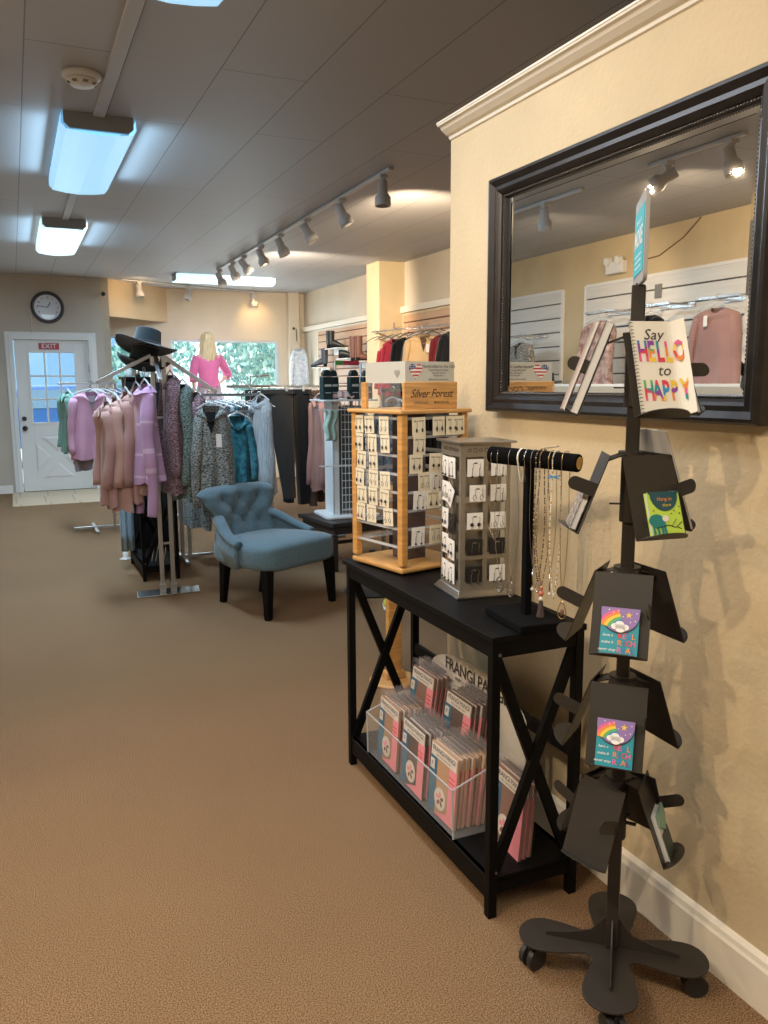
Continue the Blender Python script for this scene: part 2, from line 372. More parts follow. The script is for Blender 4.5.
# ------------------------------------------------------------------ outside
m_grass = mat('pale_paving', (.55, .58, .55), .9)
struct(MB().bx(-12, 20, 13.2, 45, -.12, -.02).build('ground_outside', m_grass))
m_leaf = mat('sunlit_leaves', (.03, .30, .28), .7, col2=(.55, .80, .66), scale=6, contrast=(.4, .6)); m_bark = mat('bark', (.2, .16, .12), .9)
def tree(x, y, hgt, rad, label, n, seed):
    rng = random.Random(seed); t = thing('tree', label, 'tree', (x, y, -.02))
    MB().tube([(0, 0, 0), (.05, 0, hgt*.4), (0, .05, hgt*.8)], [.09, .07, .03], 8).build('trunk', m_bark, t)
    b = MB()
    for i in range(n):
        a = rng.random()*2*PI; u = rng.uniform(-1, 1); r = rad*rng.random()**.4; s = math.sqrt(1-u*u)
        c = Vector((r*s*math.cos(a), r*s*math.sin(a), hgt*.72+r*u*.95)); q = rng.uniform(.05, .12)
        e = Euler((rng.random()*6, rng.random()*6, rng.random()*6)).to_matrix()
        b.add([c+e @ Vector(p) for p in ((-q, 0, 0), (0, -q*.5, 0), (q, 0, 0), (0, q*.5, 0))], [(0, 1, 2, 3)])
    b.build('foliage', m_leaf, t)
tree(5.1, 16.6, 3.0, 1.35, 'teal green leafy tree seen through the right half of the front window', 3200, 3)
tree(3.35, 19.8, 3.3, .9, 'small pale tree behind the mannequin outside the front window', 500, 5)
tree(1.95, 15.2, 2.5, .5, 'leafy tree seen through the narrow left window', 320, 9)
m_carblue = mat('blue_car_paint', (.01, .13, .42), .3, spec=.6); m_tyre = mat('tyre', (.02, .02, .02), .8); m_carglass = mat('car_glass', (.2, .35, .5), .1)
def car(name, label, x, y, rz, paint, group=None):
    t = thing(name, label, 'car', (x, y, 0), rz)
    side = [(-2.2, .35), (-2.2, .85), (-1.9, .98), (-1.25, 1.02), (-.75, 1.42), (.75, 1.45), (1.35, 1.05), (2.1, .92), (2.25, .7), (2.25, .35)]
    b = MB(); b.T = TR(0, 0, 0, 90); b.prism(side, -.85, .85); b.build('body', paint, t, bevel=.06)
    for s in (-1, 1):
        b = MB(); b.T = TR(0, .86*s, 0, 90); b.prism([(-1.08, 1.04), (-.7, 1.36), (.68, 1.38), (1.12, 1.06)], -.006, .006); b.build('side_window', m_carglass, t)
    for sx in (-1.4, 1.4):
        for sy in (-.8, .8): MB().cyl((sx, sy-.1, .33), (sx, sy+.1, .33), .33, n=24).build('wheel', m_tyre, t)
    return t
car('parked_car', 'blue car parked outside, seen through the exit door window', .9, 16.4, 0, m_carblue)
car('parked_car', 'white car parked behind the blue car outside the door', 1.2, 22.0, 0, mat('white_car_paint', (.7, .8, .85), .3))
t = tag(MB().box((0, 0, 0), (.16, .01, .09)).build('car_tag', mat('yellow_plate', (.75, .55, .12), .5), bevel=.01), 'small yellow plate seen low in the exit door window', 'plate'); t.location = (1.05, 15.5, .62)

bd = thing('building', 'grey blue building far across the street outside the exit door', 'building', (0, 34, 0))
MB().bx(-9, 5, 0, 6, 0, 5.5).build('facade', mat('blue_grey_siding', (.16, .30, .46), .8), bd); MB().bx(-9.4, 5.4, -.5, 6, 5.5, 6.0).build('roof', mat('slate_roof', (.20, .24, .28), .8), bd)
for i in range(5): MB().bx(-7.6+2.5*i, -6.2+2.5*i, -.03, 0, 1.2, 2.8).build('facade_window', m_carglass, bd)
# ================================================================== LIGHT FITTINGS
m_diff = mat('lit_diffuser', (.8, .9, .95), .4, emit=1.0, ecol=(.22, .55, .84))
m_diffw = mat('lit_diffuser_white', (.8, .9, .95), .4, emit=1.25, ecol=(.60, .88, .95))
m_fixend = mat('fixture_end', (.28, .31, .34), .5)
def fluorescent(label, x, y, rz, L, W, md, power, colr):
    t = thing('ceiling_light', label, 'ceiling light', (x, y, ZC), rz, 'fluorescent wraparound lights on the ceiling')
    h = .085
    for s in (-1, 1):
        ends = MB(); ends.T = TR(0, s*L/2, 0, 90); ends.prism([(-W/2, 0), (-W/2, -h*.7), (-W/2+.03, -h), (W/2-.03, -h), (W/2, -h*.7), (W/2, 0)], -.012, .012); ends.build('end_cap', m_fixend, t)
    MB().bx(-W/2+.04, W/2-.04, -L/2, L/2, -.03, 0).build('tray', m_whiteplastic, t)
    b = MB(); pr = [(-W/2-.012, -.012), (-W/2-.014, -h*.75), (-W/2+.01, -h-.006), (-W/4, -h-.018), (0, -h-.024), (W/4, -h-.018), (W/2-.01, -h-.006), (W/2+.014, -h*.75), (W/2+.012, -.012)]
    k = len(pr); b.add([(x_, y_, z_) for y_ in (-L/2-.01, L/2+.01) for x_, z_ in pr], [(i, i+1, i+1+k, i+k) for i in range(k-1)])
    b.build('diffuser', md, t)
    return t
fluorescent('wide wraparound ceiling light, second along the row, glowing pale blue', .525, 5.65, 0, 1.5, .36, m_diff, 0, 0)
fluorescent('smaller looking wraparound ceiling light nearest the door along the row', .515, 8.7, 0, 1.5, .36, m_diffw, 0, 0)
fluorescent('wraparound ceiling light cut off by the top edge of the photo', .60, 2.40, 0, 1.5, .36, m_diff, 0, 0)
fluorescent('long wraparound ceiling light near the front window, set crosswise', 2.72, 11.3, R(90), 1.32, .30, m_diffw, 0, 0)
for y0_, y1_, lb in ((3.39, 4.88, 'flat grey raceway on the ceiling between the two nearer lights'), (6.42, 7.93, 'flat grey raceway on the ceiling leading to the far light')):
    tag(MB().bx(.495, .555, y0_, y1_, ZC-.018, ZC).build('ceiling_raceway', mat('raceway', (.46, .45, .45), .5), bevel=.003), lb, 'raceway')
sd = thing('smoke_detector', 'round white smoke detector on the ceiling left of the lights', 'smoke detector', (.395, 4.3, ZC))
MB().lathe([(.085, 0), (.088, -.02), (.07, -.03)], 32).build('base', m_whiteplastic, sd, smooth=True)
b = MB(); b.lathe([(.068, -.028), (.07, -.045), (.05, -.058), (0, -.06)], 32); b.build('cover', m_whiteplastic, sd, smooth=True)
b = MB()
for i in range(8):
    a = R(45*i+10); b.bar((.045*math.cos(a), .045*math.sin(a), -.052), (.066*math.cos(a), .066*math.sin(a), -.044), .022, .012)
b.build('vent_slot', mat('grey_slot', (.18, .18, .18), .6), sd)

m_track = mat('track_white', (.58, .56, .54), .45); m_lampin = mat('lamp_dark_inside', (.05, .04, .035), .5); m_lamplit = mat('lamp_lit', (1, .9, .7), .4, emit=14, ecol=(1, .82, .55))
def track(label, p0, p1):
    t = tag(MB().bar((0, 0, 0), Vector(p1)-Vector(p0), .035, .02).build('light_track', m_track, bevel=.003), label, 'light track'); t.location = (p0[0], p0[1], ZC-.012); return t
def spot(label, x, y, aim, lit, group='track spotlights on the ceiling'):
    """aim: direction the bell points"""
    t = thing('track_spotlight', label, 'spotlight', (x, y, ZC-.022), 0, group)
    b = MB(); b.bx(-.03, .03, -.03, .03, -.022, 0); b.cyl((0, 0, -.02), (0, 0, -.085), .010, n=10); b.cyl((0, 0, -.022), (0, 0, -.04), .028, .022, n=16); b.build('mount', m_track, t, smooth=False)
    d = Vector(aim).normalized(); p = Vector((0, 0, -.10)); q = d.to_track_quat('Z', 'Y').to_matrix().to_4x4()
    b = MB(); b.T = Matrix.Translation(p) @ q
    b.lathe([(0, -.065), (.032, -.065), (.036, -.055), (.036, .02), (.056, .05), (.056, .105), (.050, .107), (.048, .08), (.02, .05)], 24); b.build('lamp_shade', m_track, t, smooth=True)
    b = MB(); b.T = Matrix.Translation(p) @ q; b.cyl((0, 0, .083), (0, 0, .088), .048, n=20); b.build('bulb', m_lamplit if lit else m_lampin, t)
    return t
track('long white ceiling light track running toward the front window', (2.425, 5.25, 0), (2.475, 10.62, 0))
ords = ['nearest', 'second', 'third', 'fourth', 'fifth', 'sixth', 'seventh', 'farthest']
for i, (y, aim, lit) in enumerate(((5.40, (0, -.05, -1), 0), (6.2, (.45, -.2, -1), 0), (7.05, (.5, -.25, -.9), 0), (7.85, (.4, -.2, -1), 0), (8.55, (.35, -.2, -1), 1), (9.27, (.55, -.3, -.8), 0), (9.8, (.4, -.2, -1), 0), (10.5, (.4, -.2, -1), 0))):
    spot('white track spotlight, %s from the camera on the long ceiling track' % ords[i], 2.425+(y-5.25)*.009, y, aim, lit)
track('far ceiling light track set diagonally above the front window', (1.46, 12.05, 0), (3.75, 12.95, 0))
spot('leftmost white spotlight on the far diagonal track', 1.72, 12.15, (.1, -.1, -1), 0); spot('middle white spotlight on the far diagonal track', 2.45, 12.44, (-.25, -.2, -1), 0)
spot('lit spotlight throwing a warm patch above the front window', 3.55, 12.87, (.15, .1, -.8), 1)
track('ceiling light track mirrored at the left of the big mirror', (-1.01, 5.23, 0), (-1.01, 6.6, 0)); spot('white spotlight mirrored in the upper left of the big mirror', -1.01, 5.71, (-.3, .35, -1), 0)
track('ceiling light track mirrored at the top right of the big mirror', (-1.01, 3.72, 0), (-1.01, 4.52, 0))
spot('lit white spotlight reflected in the big mirror', -1.01, 4.35, (.6, .75, -.5), 1); spot('unlit white spotlight reflected at the right edge of the big mirror', -1.01, 3.83, (-.05, -.35, -1), 0)
# ================================================================== MIRROR
m_frame = mat('espresso_frame', (.014, .011, .010), .36, noise=.3, scale=20, spec=.4)
m_mirror = mat('mirror_silver', (.86, .86, .84), .01, 1)
m_bevelglass = mat('mirror_bevel', (.80, .80, .78), .06, 1)
mir = thing('wall_mirror', 'large wall mirror in a wide espresso frame with beaded inner edge', 'mirror', (1.5, 1.838, 1.726))
MW, MH = 1.118, .745      # outer size (along y, z)
def frame_ring(b, prof, W, H, mi=0):
    """prof: (inset, height off the wall)"""
    n = len(prof); vs = []
    for sy, sz in ((-1, -1), (1, -1), (1, 1), (-1, 1)):
        for ins, hgt in prof: vs.append((-hgt, sy*(W/2-ins), sz*(H/2-ins)))
    fs = [((c*n+i), (c*n+i+1), (((c+1) % 4)*n+i+1), (((c+1) % 4)*n+i)) for c in range(4) for i in range(n-1)]
    b.add(vs, fs, mi)
b = MB(); frame_ring(b, [(0, .002), (0, .040), (.006, .050), (.014, .052), (.022, .046), (.030, .040), (.042, .042), (.050, .036), (.056, .030), (.058, .024), (.0625, .024), (.0665, .016), (.0665, .008)], MW, MH)
b.build('frame', m_frame, mir)
b = MB(); W2, H2 = MW-.121, MH-.121; st = .0092
k = int(W2/st)
for i in range(k+1):
    for sz in (-1, 1): b.ball((-.0235, -W2/2+W2*i/k, sz*H2/2), .0040, 6)
k = int(H2/st)
for i in range(1, k):
    for sy in (-1, 1): b.ball((-.0235, sy*W2/2, -H2/2+H2*i/k), .0040, 6)
b.build('beading', mat('bead_dark_metal', (.10, .085, .075), .25, .6), mir, smooth=True)
b = MB(); q = .063; b.add([(-.010, -MW/2+q, -MH/2+q), (-.010, MW/2-q, -MH/2+q), (-.010, MW/2-q, MH/2-q), (-.010, -MW/2+q, MH/2-q)], [(0, 3, 2, 1)])
b.build('mirror_glass', m_mirror, mir)
b = MB(); frame_ring(b, [(.064, .0112), (.084, .0122)], MW, MH); 
b.build('mirror_bevel', m_bevelglass, mir)

# ================================================================== CONSOLE TABLE (and its smaller sister)
def console(name, label, loc, rz, W, D, H, mid=.43, shelfz=.115):
    """W along local y, D along local x, origin at the floor centre"""
    t = thing(name, label, 'table', loc, rz); L = .026; w, d = W/2, D/2
    MB().bx(-d-.004, d+.004, -w-.004, w+.03, H-.018, H).build('table_top', m_black, t, bevel=.002)
    b = MB()
    for s in (-1, 1):
        b.bx(s*(d-.012)-.01, s*(d-.012)+.01, -w+L, w-L, H-.06, H-.018)
        b.bx(-d+L, d-L, s*(w-.012)-.01, s*(w-.012)+.01, H-.06, H-.018)
    b.build('apron', m_black, t, bevel=.0015)
    for sx in (-1, 1):
        for sy in (-1, 1):
            lg = MB().bx(min(sx*d, sx*(d-L)), max(sx*d, sx*(d-L)), min(sy*w, sy*(w-L)), max(sy*w, sy*(w-L)), 0, H-.018).build('leg', m_black, t, bevel=.002)
            if sx < 0 and sy < 0:
                s_ = MB(); s_.cyl((sx*(d-.02), -w-.001, H-.05), (sx*(d-.02), -w-.004, H-.05), .005, n=12); s_.cyl((sx*(d-.02), -w-.001, .135), (sx*(d-.02), -w-.004, .135), .004, n=12); s_.build('screw_head', m_steel, lg)
    MB().bx(-d+.005, d-.005, -w+.006, w-.006, shelfz-.016, shelfz).build('shelf', m_black, t, bevel=.0015)
    b = MB()
    for s in (-1, 1): b.bx(s*(d-.012)-.008, s*(d-.012)+.008, -w+L, w-L, shelfz-.065, shelfz-.012+.012)
    for s in (-1, 1): b.bx(-d+L, d-L, s*(w-.014)-.008, s*(w-.014)+.008, shelfz-.05, shelfz-.01)
    b.build('shelf_rail', m_black, t, bevel=.0015)
    MB().bx(d-.022, d-.006, -w+L, w-L, mid-.02, mid+.02).build('back_rail', m_black, t, bevel=.0015)
    for s in (-1, 1):
        z0, z1 = shelfz, H-.06; y = s*(w-.020)
        for k in (-1, 1):
            MB().bar((k*(d-L+.01), y+k*.0035, z0-.01), (-k*(d-L+.01), y+k*.0035, z1+.01), .018, .030, up=(1, 0, .01)).build('cross_brace', m_black, t, bevel=.0015)
    return t
console('console_table', 'black console table with crossed ends holding the earring displays', (1.233, 2.253, 0), 0, 1.03, .292, .80)

# ================================================================== WOODEN EARRING DISPLAY on the table
TH = .801
wd = thing('earring_display', 'honey oak four sided earring display with clear shelves, far end of console table', 'display stand', (1.277, 2.624, TH), R(12.5))
S = .30; s2 = S/2; HT = .56
MB().prism([(-s2, -s2), (s2, -s2), (s2, s2), (-s2, s2)], .005, .024).build('base_board', m_woodh, wd, bevel=.007)
MB().cyl((0, 0, 0), (0, 0, .006), .11, n=32).build('turntable', m_blackmetal, wd)
MB().bx(-s2-.008, s2+.008, -s2-.008, s2+.008, HT-.014, HT).build('top_board', m_woodh, wd, bevel=.004)
pw = .027
for sx in (-1, 1):
    for sy in (-1, 1): MB().bx(min(sx*s2*.985, sx*(s2*.985-pw)), max(sx*s2*.985, sx*(s2*.985-pw)), min(sy*s2*.985, sy*(s2*.985-pw)), max(sy*s2*.985, sy*(s2*.985-pw)), .03, HT-.014).build('post', m_wood, wd, bevel=.004)
MB().bx(-.042, .042, -.042, .042, .024, HT-.014).build('core_panel', mat('mauve_core', (.10, .07, .075), .5), wd)
rowz = [.531-.0625*i for i in range(8)]
for i, z in enumerate(rowz):
    b = MB()
    for s in (-1, 1):
        b.bx(-s2+pw, s2-pw, s*(s2-.012)-.003, s*(s2-.012)+.003, z-.004, z+.004)
        b.bx(s*(s2-.012)-.003, s*(s2-.012)+.003, -s2+pw, s2-pw, z-.004, z+.004)
        b.bx(-s2+pw, s2-pw, s*(s2-.026)-.0125, s*(s2-.026)+.0125, z-.006, z-.0045)
        b.bx(s*(s2-.026)-.0125, s*(s2-.026)+.0125, -s2+pw, s2-pw, z-.006, z-.0045)
    b.build('clear_rail', m_acre, wd)
# header box with the name board
hz = HT; hb = .118; hh = .092
hd = MB(); hd.bx(-hb, hb, -hb-.006, -hb+.006, hz, hz+hh); nb = hd.build('name_board', m_woodh, wd, bevel=.002)
hd = MB()
hd.bx(-hb-.006, -hb+.006, hb-.03, hb, hz, hz+hh); hd.build('header_post', m_wood, wd, bevel=.002)
MB().bx(-hb-.002, -hb, -hb+.014, hb-.03, hz, hz+hh).build('header_pane', m_acr, wd)
text('Silver Forest', .040, m_ink, FRONT(0, -hb-.0065, hz+.052), nb, shear=.35, bold=.004, space=.93)
text('EARRINGS', .012, m_ink, FRONT(-.045, -hb-.0065, hz+.022), nb, bold=.01, space=1.2); text('MADE IN USA', .011, m_ink, FRONT(.045, -hb-.0065, hz+.022), nb, bold=.01)
# white cards standing on the header: bent blank one plus heart flag
cd = thing('sign_card', 'long white card with heart shaped flag, standing on the wooden display', 'sign', (1.277, 2.624, TH+hz+hh), R(12.5))
b = MB(); ch = .068
b.bx(-hb+.01, hb-.012, -hb-.001, -hb+.001, -.004, ch); b.build('printed_card', mat('pale_grey_card', (.52, .52, .47), .6), cd)
MB().bx(-hb+.008, -hb+.010, -hb, hb-.01, -.004, ch).build('blank_card', bpy.data.materials['pale_grey_card'], cd)
def heart(r, n=28):
    return [(r*16*math.sin(t)**3/17, r*(13*math.cos(t)-5*math.cos(2*t)-2*math.cos(3*t)-math.cos(4*t))/17+.06*r) for t in (2*PI*i/n for i in range(n))]
def clipx(poly, z0, z1):
    """horizontal band of a polygon"""
    def cl(P, z, keep_above):
        out = []
        for i in range(len(P)):
            a, c = P[i], P[(i+1) % len(P)]; ia = (a[1] >= z) == keep_above; ic = (c[1] >= z) == keep_above
            if ia: out.append(a)
            if ia != ic:
                t_ = (z-a[1])/(c[1]-a[1]); out.append((a[0]+(c[0]-a[0])*t_, z))
        return out
    p = cl(poly, z0, True)
    return cl(p, z1, False) if len(p) > 2 else p
m_flagr = mat('flag_red', (.50, .04, .05), .5); m_flagb = mat('flag_blue', (.03, .05, .20), .5)
fb = MB(); hp = heart(.031); cxh, czh = -.066, .036
z = -.033; i = 0
hy0 = min(p[1] for p in hp); hy1 = max(p[1] for p in hp); stripe = (hy1-hy0)/9
for i in range(9):
    p = clipx(hp, hy0+i*stripe, hy0+(i+1)*stripe)
    if len(p) > 2:
        M_ = FRONT(cxh, -hb-.0012, czh); fb.prism([(x_, y_) for x_, y_ in p], 0, .0008, 1 if i % 2 == 0 else 0, M_)
ub = [(x_, y_) for x_, y_ in hp if x_ <= .002 and y_ > -.004]; ub = sorted(ub, key=lambda p_: math.atan2(p_[1]-.008, p_[0]+.012))
fb.prism([(x_, y_) for x_, y_ in ub], .0009, .0014, 2, FRONT(cxh, -hb-.0012, czh))
for r_ in range(4):
    for c_ in range(4): fb.prism([(x_*.0018-.024+c_*.0065, y_*.0018+.018-r_*.006) for x_, y_ in ((1, 0), (0, 1), (-1, 0), (0, -1))], .0015, .0018, 0, FRONT(cxh, -hb-.0012, czh))
fb.build('heart_flag', [m_cardw, m_flagr, m_flagb], cd)
for k, (s_, z_, sz) in enumerate((('Handcrafted in the USA', .052, .0155), ('Hypoallergenic Surgical', .040, .0095), ('Steel Ear Wires', .030, .0095), ('Nickel Free', .021, .0095), ('Real stories. Lasting value.', .008, .0085))):
    text(s_, sz, m_ink, FRONT(.035, -hb-.0014, z_), cd, shear=.25 if k in (0, 4) else 0, bold=.006)
fb = MB(); fb.T = TR(-hb+.0075, -.075, .028, 90, 0, -90); fb.prism(heart(.016), 0, .0008, 0); fb.build('grey_heart', mat('grey_print', (.30, .29, .27), .5), cd)

# earring cards hung on the rails
def earring_card(loc, rz, w, h, mcard, style, label, group, brand=True, roll=0, rx=0):
    t = thing('earring_card', label, 'earring card', loc, 0, group); t.rotation_euler = (rx, roll, rz)
    MB().bx(-w/2, w/2, -.0006, .0006, -h, 0).build('card', mcard, t)
    if brand: text('Silver Forest', w*.15, m_ink, FRONT(0, -.0009, -h*.2), t, shear=.3, bold=.02)
    else: MB().bx(-w*.11, w*.11, -.0012, -.0006, -h*.27, -h*.20).build('brand_mark', m_ink if mcard != m_cardb else m_silver, t)
    for s in (-1, 1):
        b = MB(); x = s*w*.22; z0 = -h*.42
        b.tube([(x, -.002, z0+.006), (x+.0025, -.004, z0+.009), (x+.003, -.004, z0), (x+.001, -.004, z0-.008)], .0006, 4)
        if style == 0: b.ball((x, -.005, z0-.017), .0052, 8, 1, (.75, .5, 1.5))
        elif style == 1: b.add([(x-.006, -.005, z0-.026), (x+.006, -.005, z0-.026), (x, -.005, z0-.006), (x, -.009, z0-.022)], [(0, 3, 2), (3, 1, 2), (0, 1, 3), (0, 2, 1)], 1)
        elif style == 2: b.ball((x, -.005, z0-.014), .0062, 8, 1, (1, .45, 1)); b.tube([(x, -.004, z0-.018), (x, -.004, z0-.030)], .0010, 4, m=0)
        elif style == 3: b.tube([(x+.005*math.cos(a_), -.004, z0-.016+.008*math.sin(a_)) for a_ in (2*PI*i_/12 for i_ in range(12))], .0011, 4, True)
        elif style == 4: b.add([(x-.006, -.005, z0-.014), (x, -.005, z0-.026), (x+.006, -.005, z0-.014), (x, -.005, z0-.002), (x, -.009, z0-.014)], [(0, 1, 4), (1, 2, 4), (2, 3, 4), (3, 0, 4), (0, 3, 2, 1)], 1)
        else: b.tube([(x, -.004, z0-.004), (x, -.004, z0-.026)], .0011, 4); b.ball((x, -.004, z0-.030), .0038, 8, 1)
        bead = {1: m_purple, 6: m_green, 7: m_coral}.get(style if style == 1 else -1, m_darkbead)
        b.build('earring', [m_silver, m_purple if (style == 1 and 'bottom row, far left' in label) else m_darkbead], t)
    return t
m_purple = mat('plum_bead', (.16, .03, .14), .4); m_green = mat('green_bead', (.03, .06, .04), .3); m_coral = mat('coral_bead', (.55, .16, .12), .4)
rw = Matrix.Rotation(R(12.5), 4, 'Z')
def wpt(x, y, z): return tuple((Matrix.Translation((1.277, 2.624, TH)) @ rw @ Vector((x, y, z)))[:3])
rows = ['top row', 'second row', 'third row', 'fourth row', 'fifth row', 'bottom row']
# left face looks along local -x
leftpos = [(-1.36, -.50, .66), (-1.36, -.26, .74), (-1.14, -.20, None), (-1.30, -.18, .72), (-1.16, -.24, .70), (-1.24, -.36, .95)]
styles = [[0, 2, 3], [2, 5, 0], [4, 2, 1], [0, 3, 3], [1, 4, 2], [1, 3, 3]]
cols = ['far left', 'middle', 'right']
for r_, ps in enumerate(leftpos):
    for c_, p in enumerate(ps):
        if p is None: continue
        y = .0 - p*.075-.0
        rc = random.uniform(-.05, .05)
        earring_card(wpt(-s2+.004-.0015*c_, y, rowz[r_]+.006), R(12.5-90)+rc, .053, .061, m_card, styles[r_][c_], 'cream earring card on the left face of the wooden display, %s, %s' % (rows[r_], cols[c_]), 'earring cards on the left face of the wooden display', roll=random.uniform(-.06, .06))
rightc = [[(-.075, 0), (.012, 4), (.072, 2), (.098, 0)], [(-.070, 1)], [(-.085, 4), (-.0, 2)], [(-.050, 3), (.0, 5, 'w')], [(-.068, 5, 'w'), (-.012, 1)], [], [(-.075, 5, 'w'), (.0, 3)]]
rown = ['top row', 'second row', 'third row', 'fourth row', 'fifth row', 'sixth row', 'lowest row']; pn_ = ['first', 'second', 'third', 'last']
for r_, cs_ in enumerate(rightc):
    for i, e in enumerate(cs_):
        rr = r_ if r_ < 6 else 6
        earring_card(wpt(e[0], -s2+.004-.0022*i, rowz[rr]+.004), R(12.5)+random.uniform(-.08, .08), .054, .064, m_cardw if len(e) > 2 else m_card, e[1], '%s earring card on the right face of the wooden display, %s, %s from left' % ('white' if len(e) > 2 else 'cream', rown[r_], pn_[i]), 'earring cards on the right face of the wooden display', brand=len(e) < 3, roll=random.uniform(-.07, .07))

# ================================================================== METAL EARRING TOWER
TX, TY, TRZ = 1.288, 2.178, -7
mt = thing('earring_tower', 'square pewter metal earring tower at the middle of the console table', 'display stand', (TX, TY, TH), R(TRZ))
b = MB(); b.add([(x_*.096, y_*.096, .006) for x_, y_ in ((-1, -1), (1, -1), (1, 1), (-1, 1))]+[(x_*.086, y_*.086, .022) for x_, y_ in ((-1, -1), (1, -1), (1, 1), (-1, 1))], [(3, 2, 1, 0), (4, 5, 6, 7), (0, 1, 5, 4), (1, 2, 6, 5), (2, 3, 7, 6), (3, 0, 4, 7)])
b.bx(-.098, .098, -.098, .098, 0, .006); b.build('base', m_steel, mt, bevel=.001)
hw = .080; TT = .47
for s in (0, 1, 2, 3):      # four pierced side panels, each a frame with open slots
    b = MB(); b.T = Matrix.Rotation(R(90*s), 4, 'Z')
    zs = [(.072, .128), (.152, .210), (.232, .290), (.312, .368), (.392, .432)][:5]
    z0 = .022
    for a_, c_ in [(.050, .118), (.138, .206), (.226, .292), (.312, .372), (.388, .430)]:
        b.bx(-hw, hw, -hw-.001, -hw+.001, z0, a_); z0 = c_
        b.bx(-hw, -hw+.014, -hw-.001, -hw+.001, a_, c_); b.bx(hw-.014, hw, -hw-.001, -hw+.001, a_, c_)
        b.bx(-.008, .008, -hw+.002, -hw+.004, a_, c_)
    b.bx(-hw, hw, -hw-.001, -hw+.001, z0, TT)
    b.build('pierced_panel', m_towermetal, mt)
MB().bx(-hw+.02, hw-.02, -hw+.02, hw-.02, .03, TT-.01).build('inner_core', m_towermetal, mt)
MB().bx(-.094, .094, -.094, .094, TT, TT+.006).build('top_plate', m_steel, mt, bevel=.001)
def filigree(s):
    b = MB(); b.T = Matrix.Rotation(R(90*s), 4, 'Z') @ FRONT(0, -hw-.0015, .450)
    for i in range(7):
        cx_ = -.054+i*.018; b.tube([(cx_+.006*math.cos(a_), .006*math.sin(a_)*(1 if i % 2 else .7), 0) for a_ in (2*PI*k/10 for k in range(10))], .0009, 4, True)
    b.build('filigree', m_darkbead, mt)
filigree(0); filigree(3)
tm_ = Matrix.Translation((TX, TY, TH)) @ Matrix.Rotation(R(TRZ), 4, 'Z')
tz = [.430, .352, .268, .188, .104]
for r_, z in enumerate(tz):
    for c_ in (0, 1):
        black = (r_ == 3) or (r_ == 4 and c_ == 0)
        x = -.036+.076*c_+(.008 if (r_ == 1 and c_ == 0) else 0)
        p = tm_ @ Vector((x, -hw-.004, z-.006))
        earring_card(tuple(p), R(TRZ), .052, .050 if r_ else .052, m_cardb if black else m_cardw, (5, 5, 3, 5, 2, 3, 0, 0, 5, 5)[r_*2+c_], '%s earring card on the front of the metal tower, %s, %s' % ('black' if black else 'white', ['top row', 'second row', 'middle row', 'fourth row', 'lowest row'][r_], ('left', 'right')[c_]), 'earring cards on the front of the metal tower', brand=False)
for r_, z in enumerate(tz):
    for c_ in (0, 1):
        y = .034-.062*c_; black = (r_ == 2 and c_ == 1)
        p = tm_ @ Vector((-hw-.005-.004*c_, y, z-.004-.010*c_*(r_ in (1, 2, 3))))
        earring_card(tuple(p), R(TRZ-90), .050, .062, m_cardb if black else m_cardw, (5, 3, 0, 2, 5)[r_], '%s earring card on the shaded side of the metal tower, %s, %s' % ('black' if black else 'white', ['top row', 'second row', 'middle row', 'fourth row', 'lowest row'][r_], ('far', 'near')[c_]), 'earring cards on the side of the metal tower', brand=False, roll=(.5 if (r_ == 1 and c_ == 1) else random.uniform(-.06, .06)))

# ================================================================== NECKLACE STAND
NX, NY = 1.243, 1.822
ns = thing('necklace_stand', 'black velvet T-bar necklace stand at the near end of the console table', 'display stand', (NX, NY, TH))
b = MB(); b.T = Matrix.Rotation(R(-5), 4, 'Z'); b.bx(-.073, .073, -.105, .105, 0, .022); b.build('base', m_velvet, ns, bevel=.004)
MB().bx(-.011, .011, -.011, .011, .02, .445).build('post', m_velvet, ns, bevel=.002)
BD = Vector((.118, -.243, 0)).normalized()       # bar direction, near end toward the camera
p0, p1 = BD*-.120, BD*.145; BZ = .449
b = MB(); b.cyl(p0+Vector((0, 0, BZ+.004)), p1+Vector((0, 0, BZ-.005)), .0235, n=28); b.build('velvet_bar', m_velvet, ns, smooth=False, bevel=.003)
m_cork = mat('bar_end_wood', (.55, .32, .07), .6, noise=.3, scale=60)
b = MB(); e = p1+Vector((0, 0, BZ-.005)); b.cyl(e, e+BD*.0012, .0165, n=20); b.build('bar_end', m_cork, ns)
bt = BD.cross(Vector((0, 0, 1))).normalized()    # across the bar
m_gold = mat('pale_gold', (.60, .42, .18), .3, 1); m_silv = mat('bright_silver', (.66, .65, .62), .25, 1); m_pearl = mat('pearl_bead', (.78, .74, .66), .3); m_brownb = mat('brown_bead', (.18, .10, .06), .4); m_tassel = mat('taupe_tassel', (.07, .05, .045), .8); m_bluec = mat('blue_clip', (.05, .25, .50), .4)
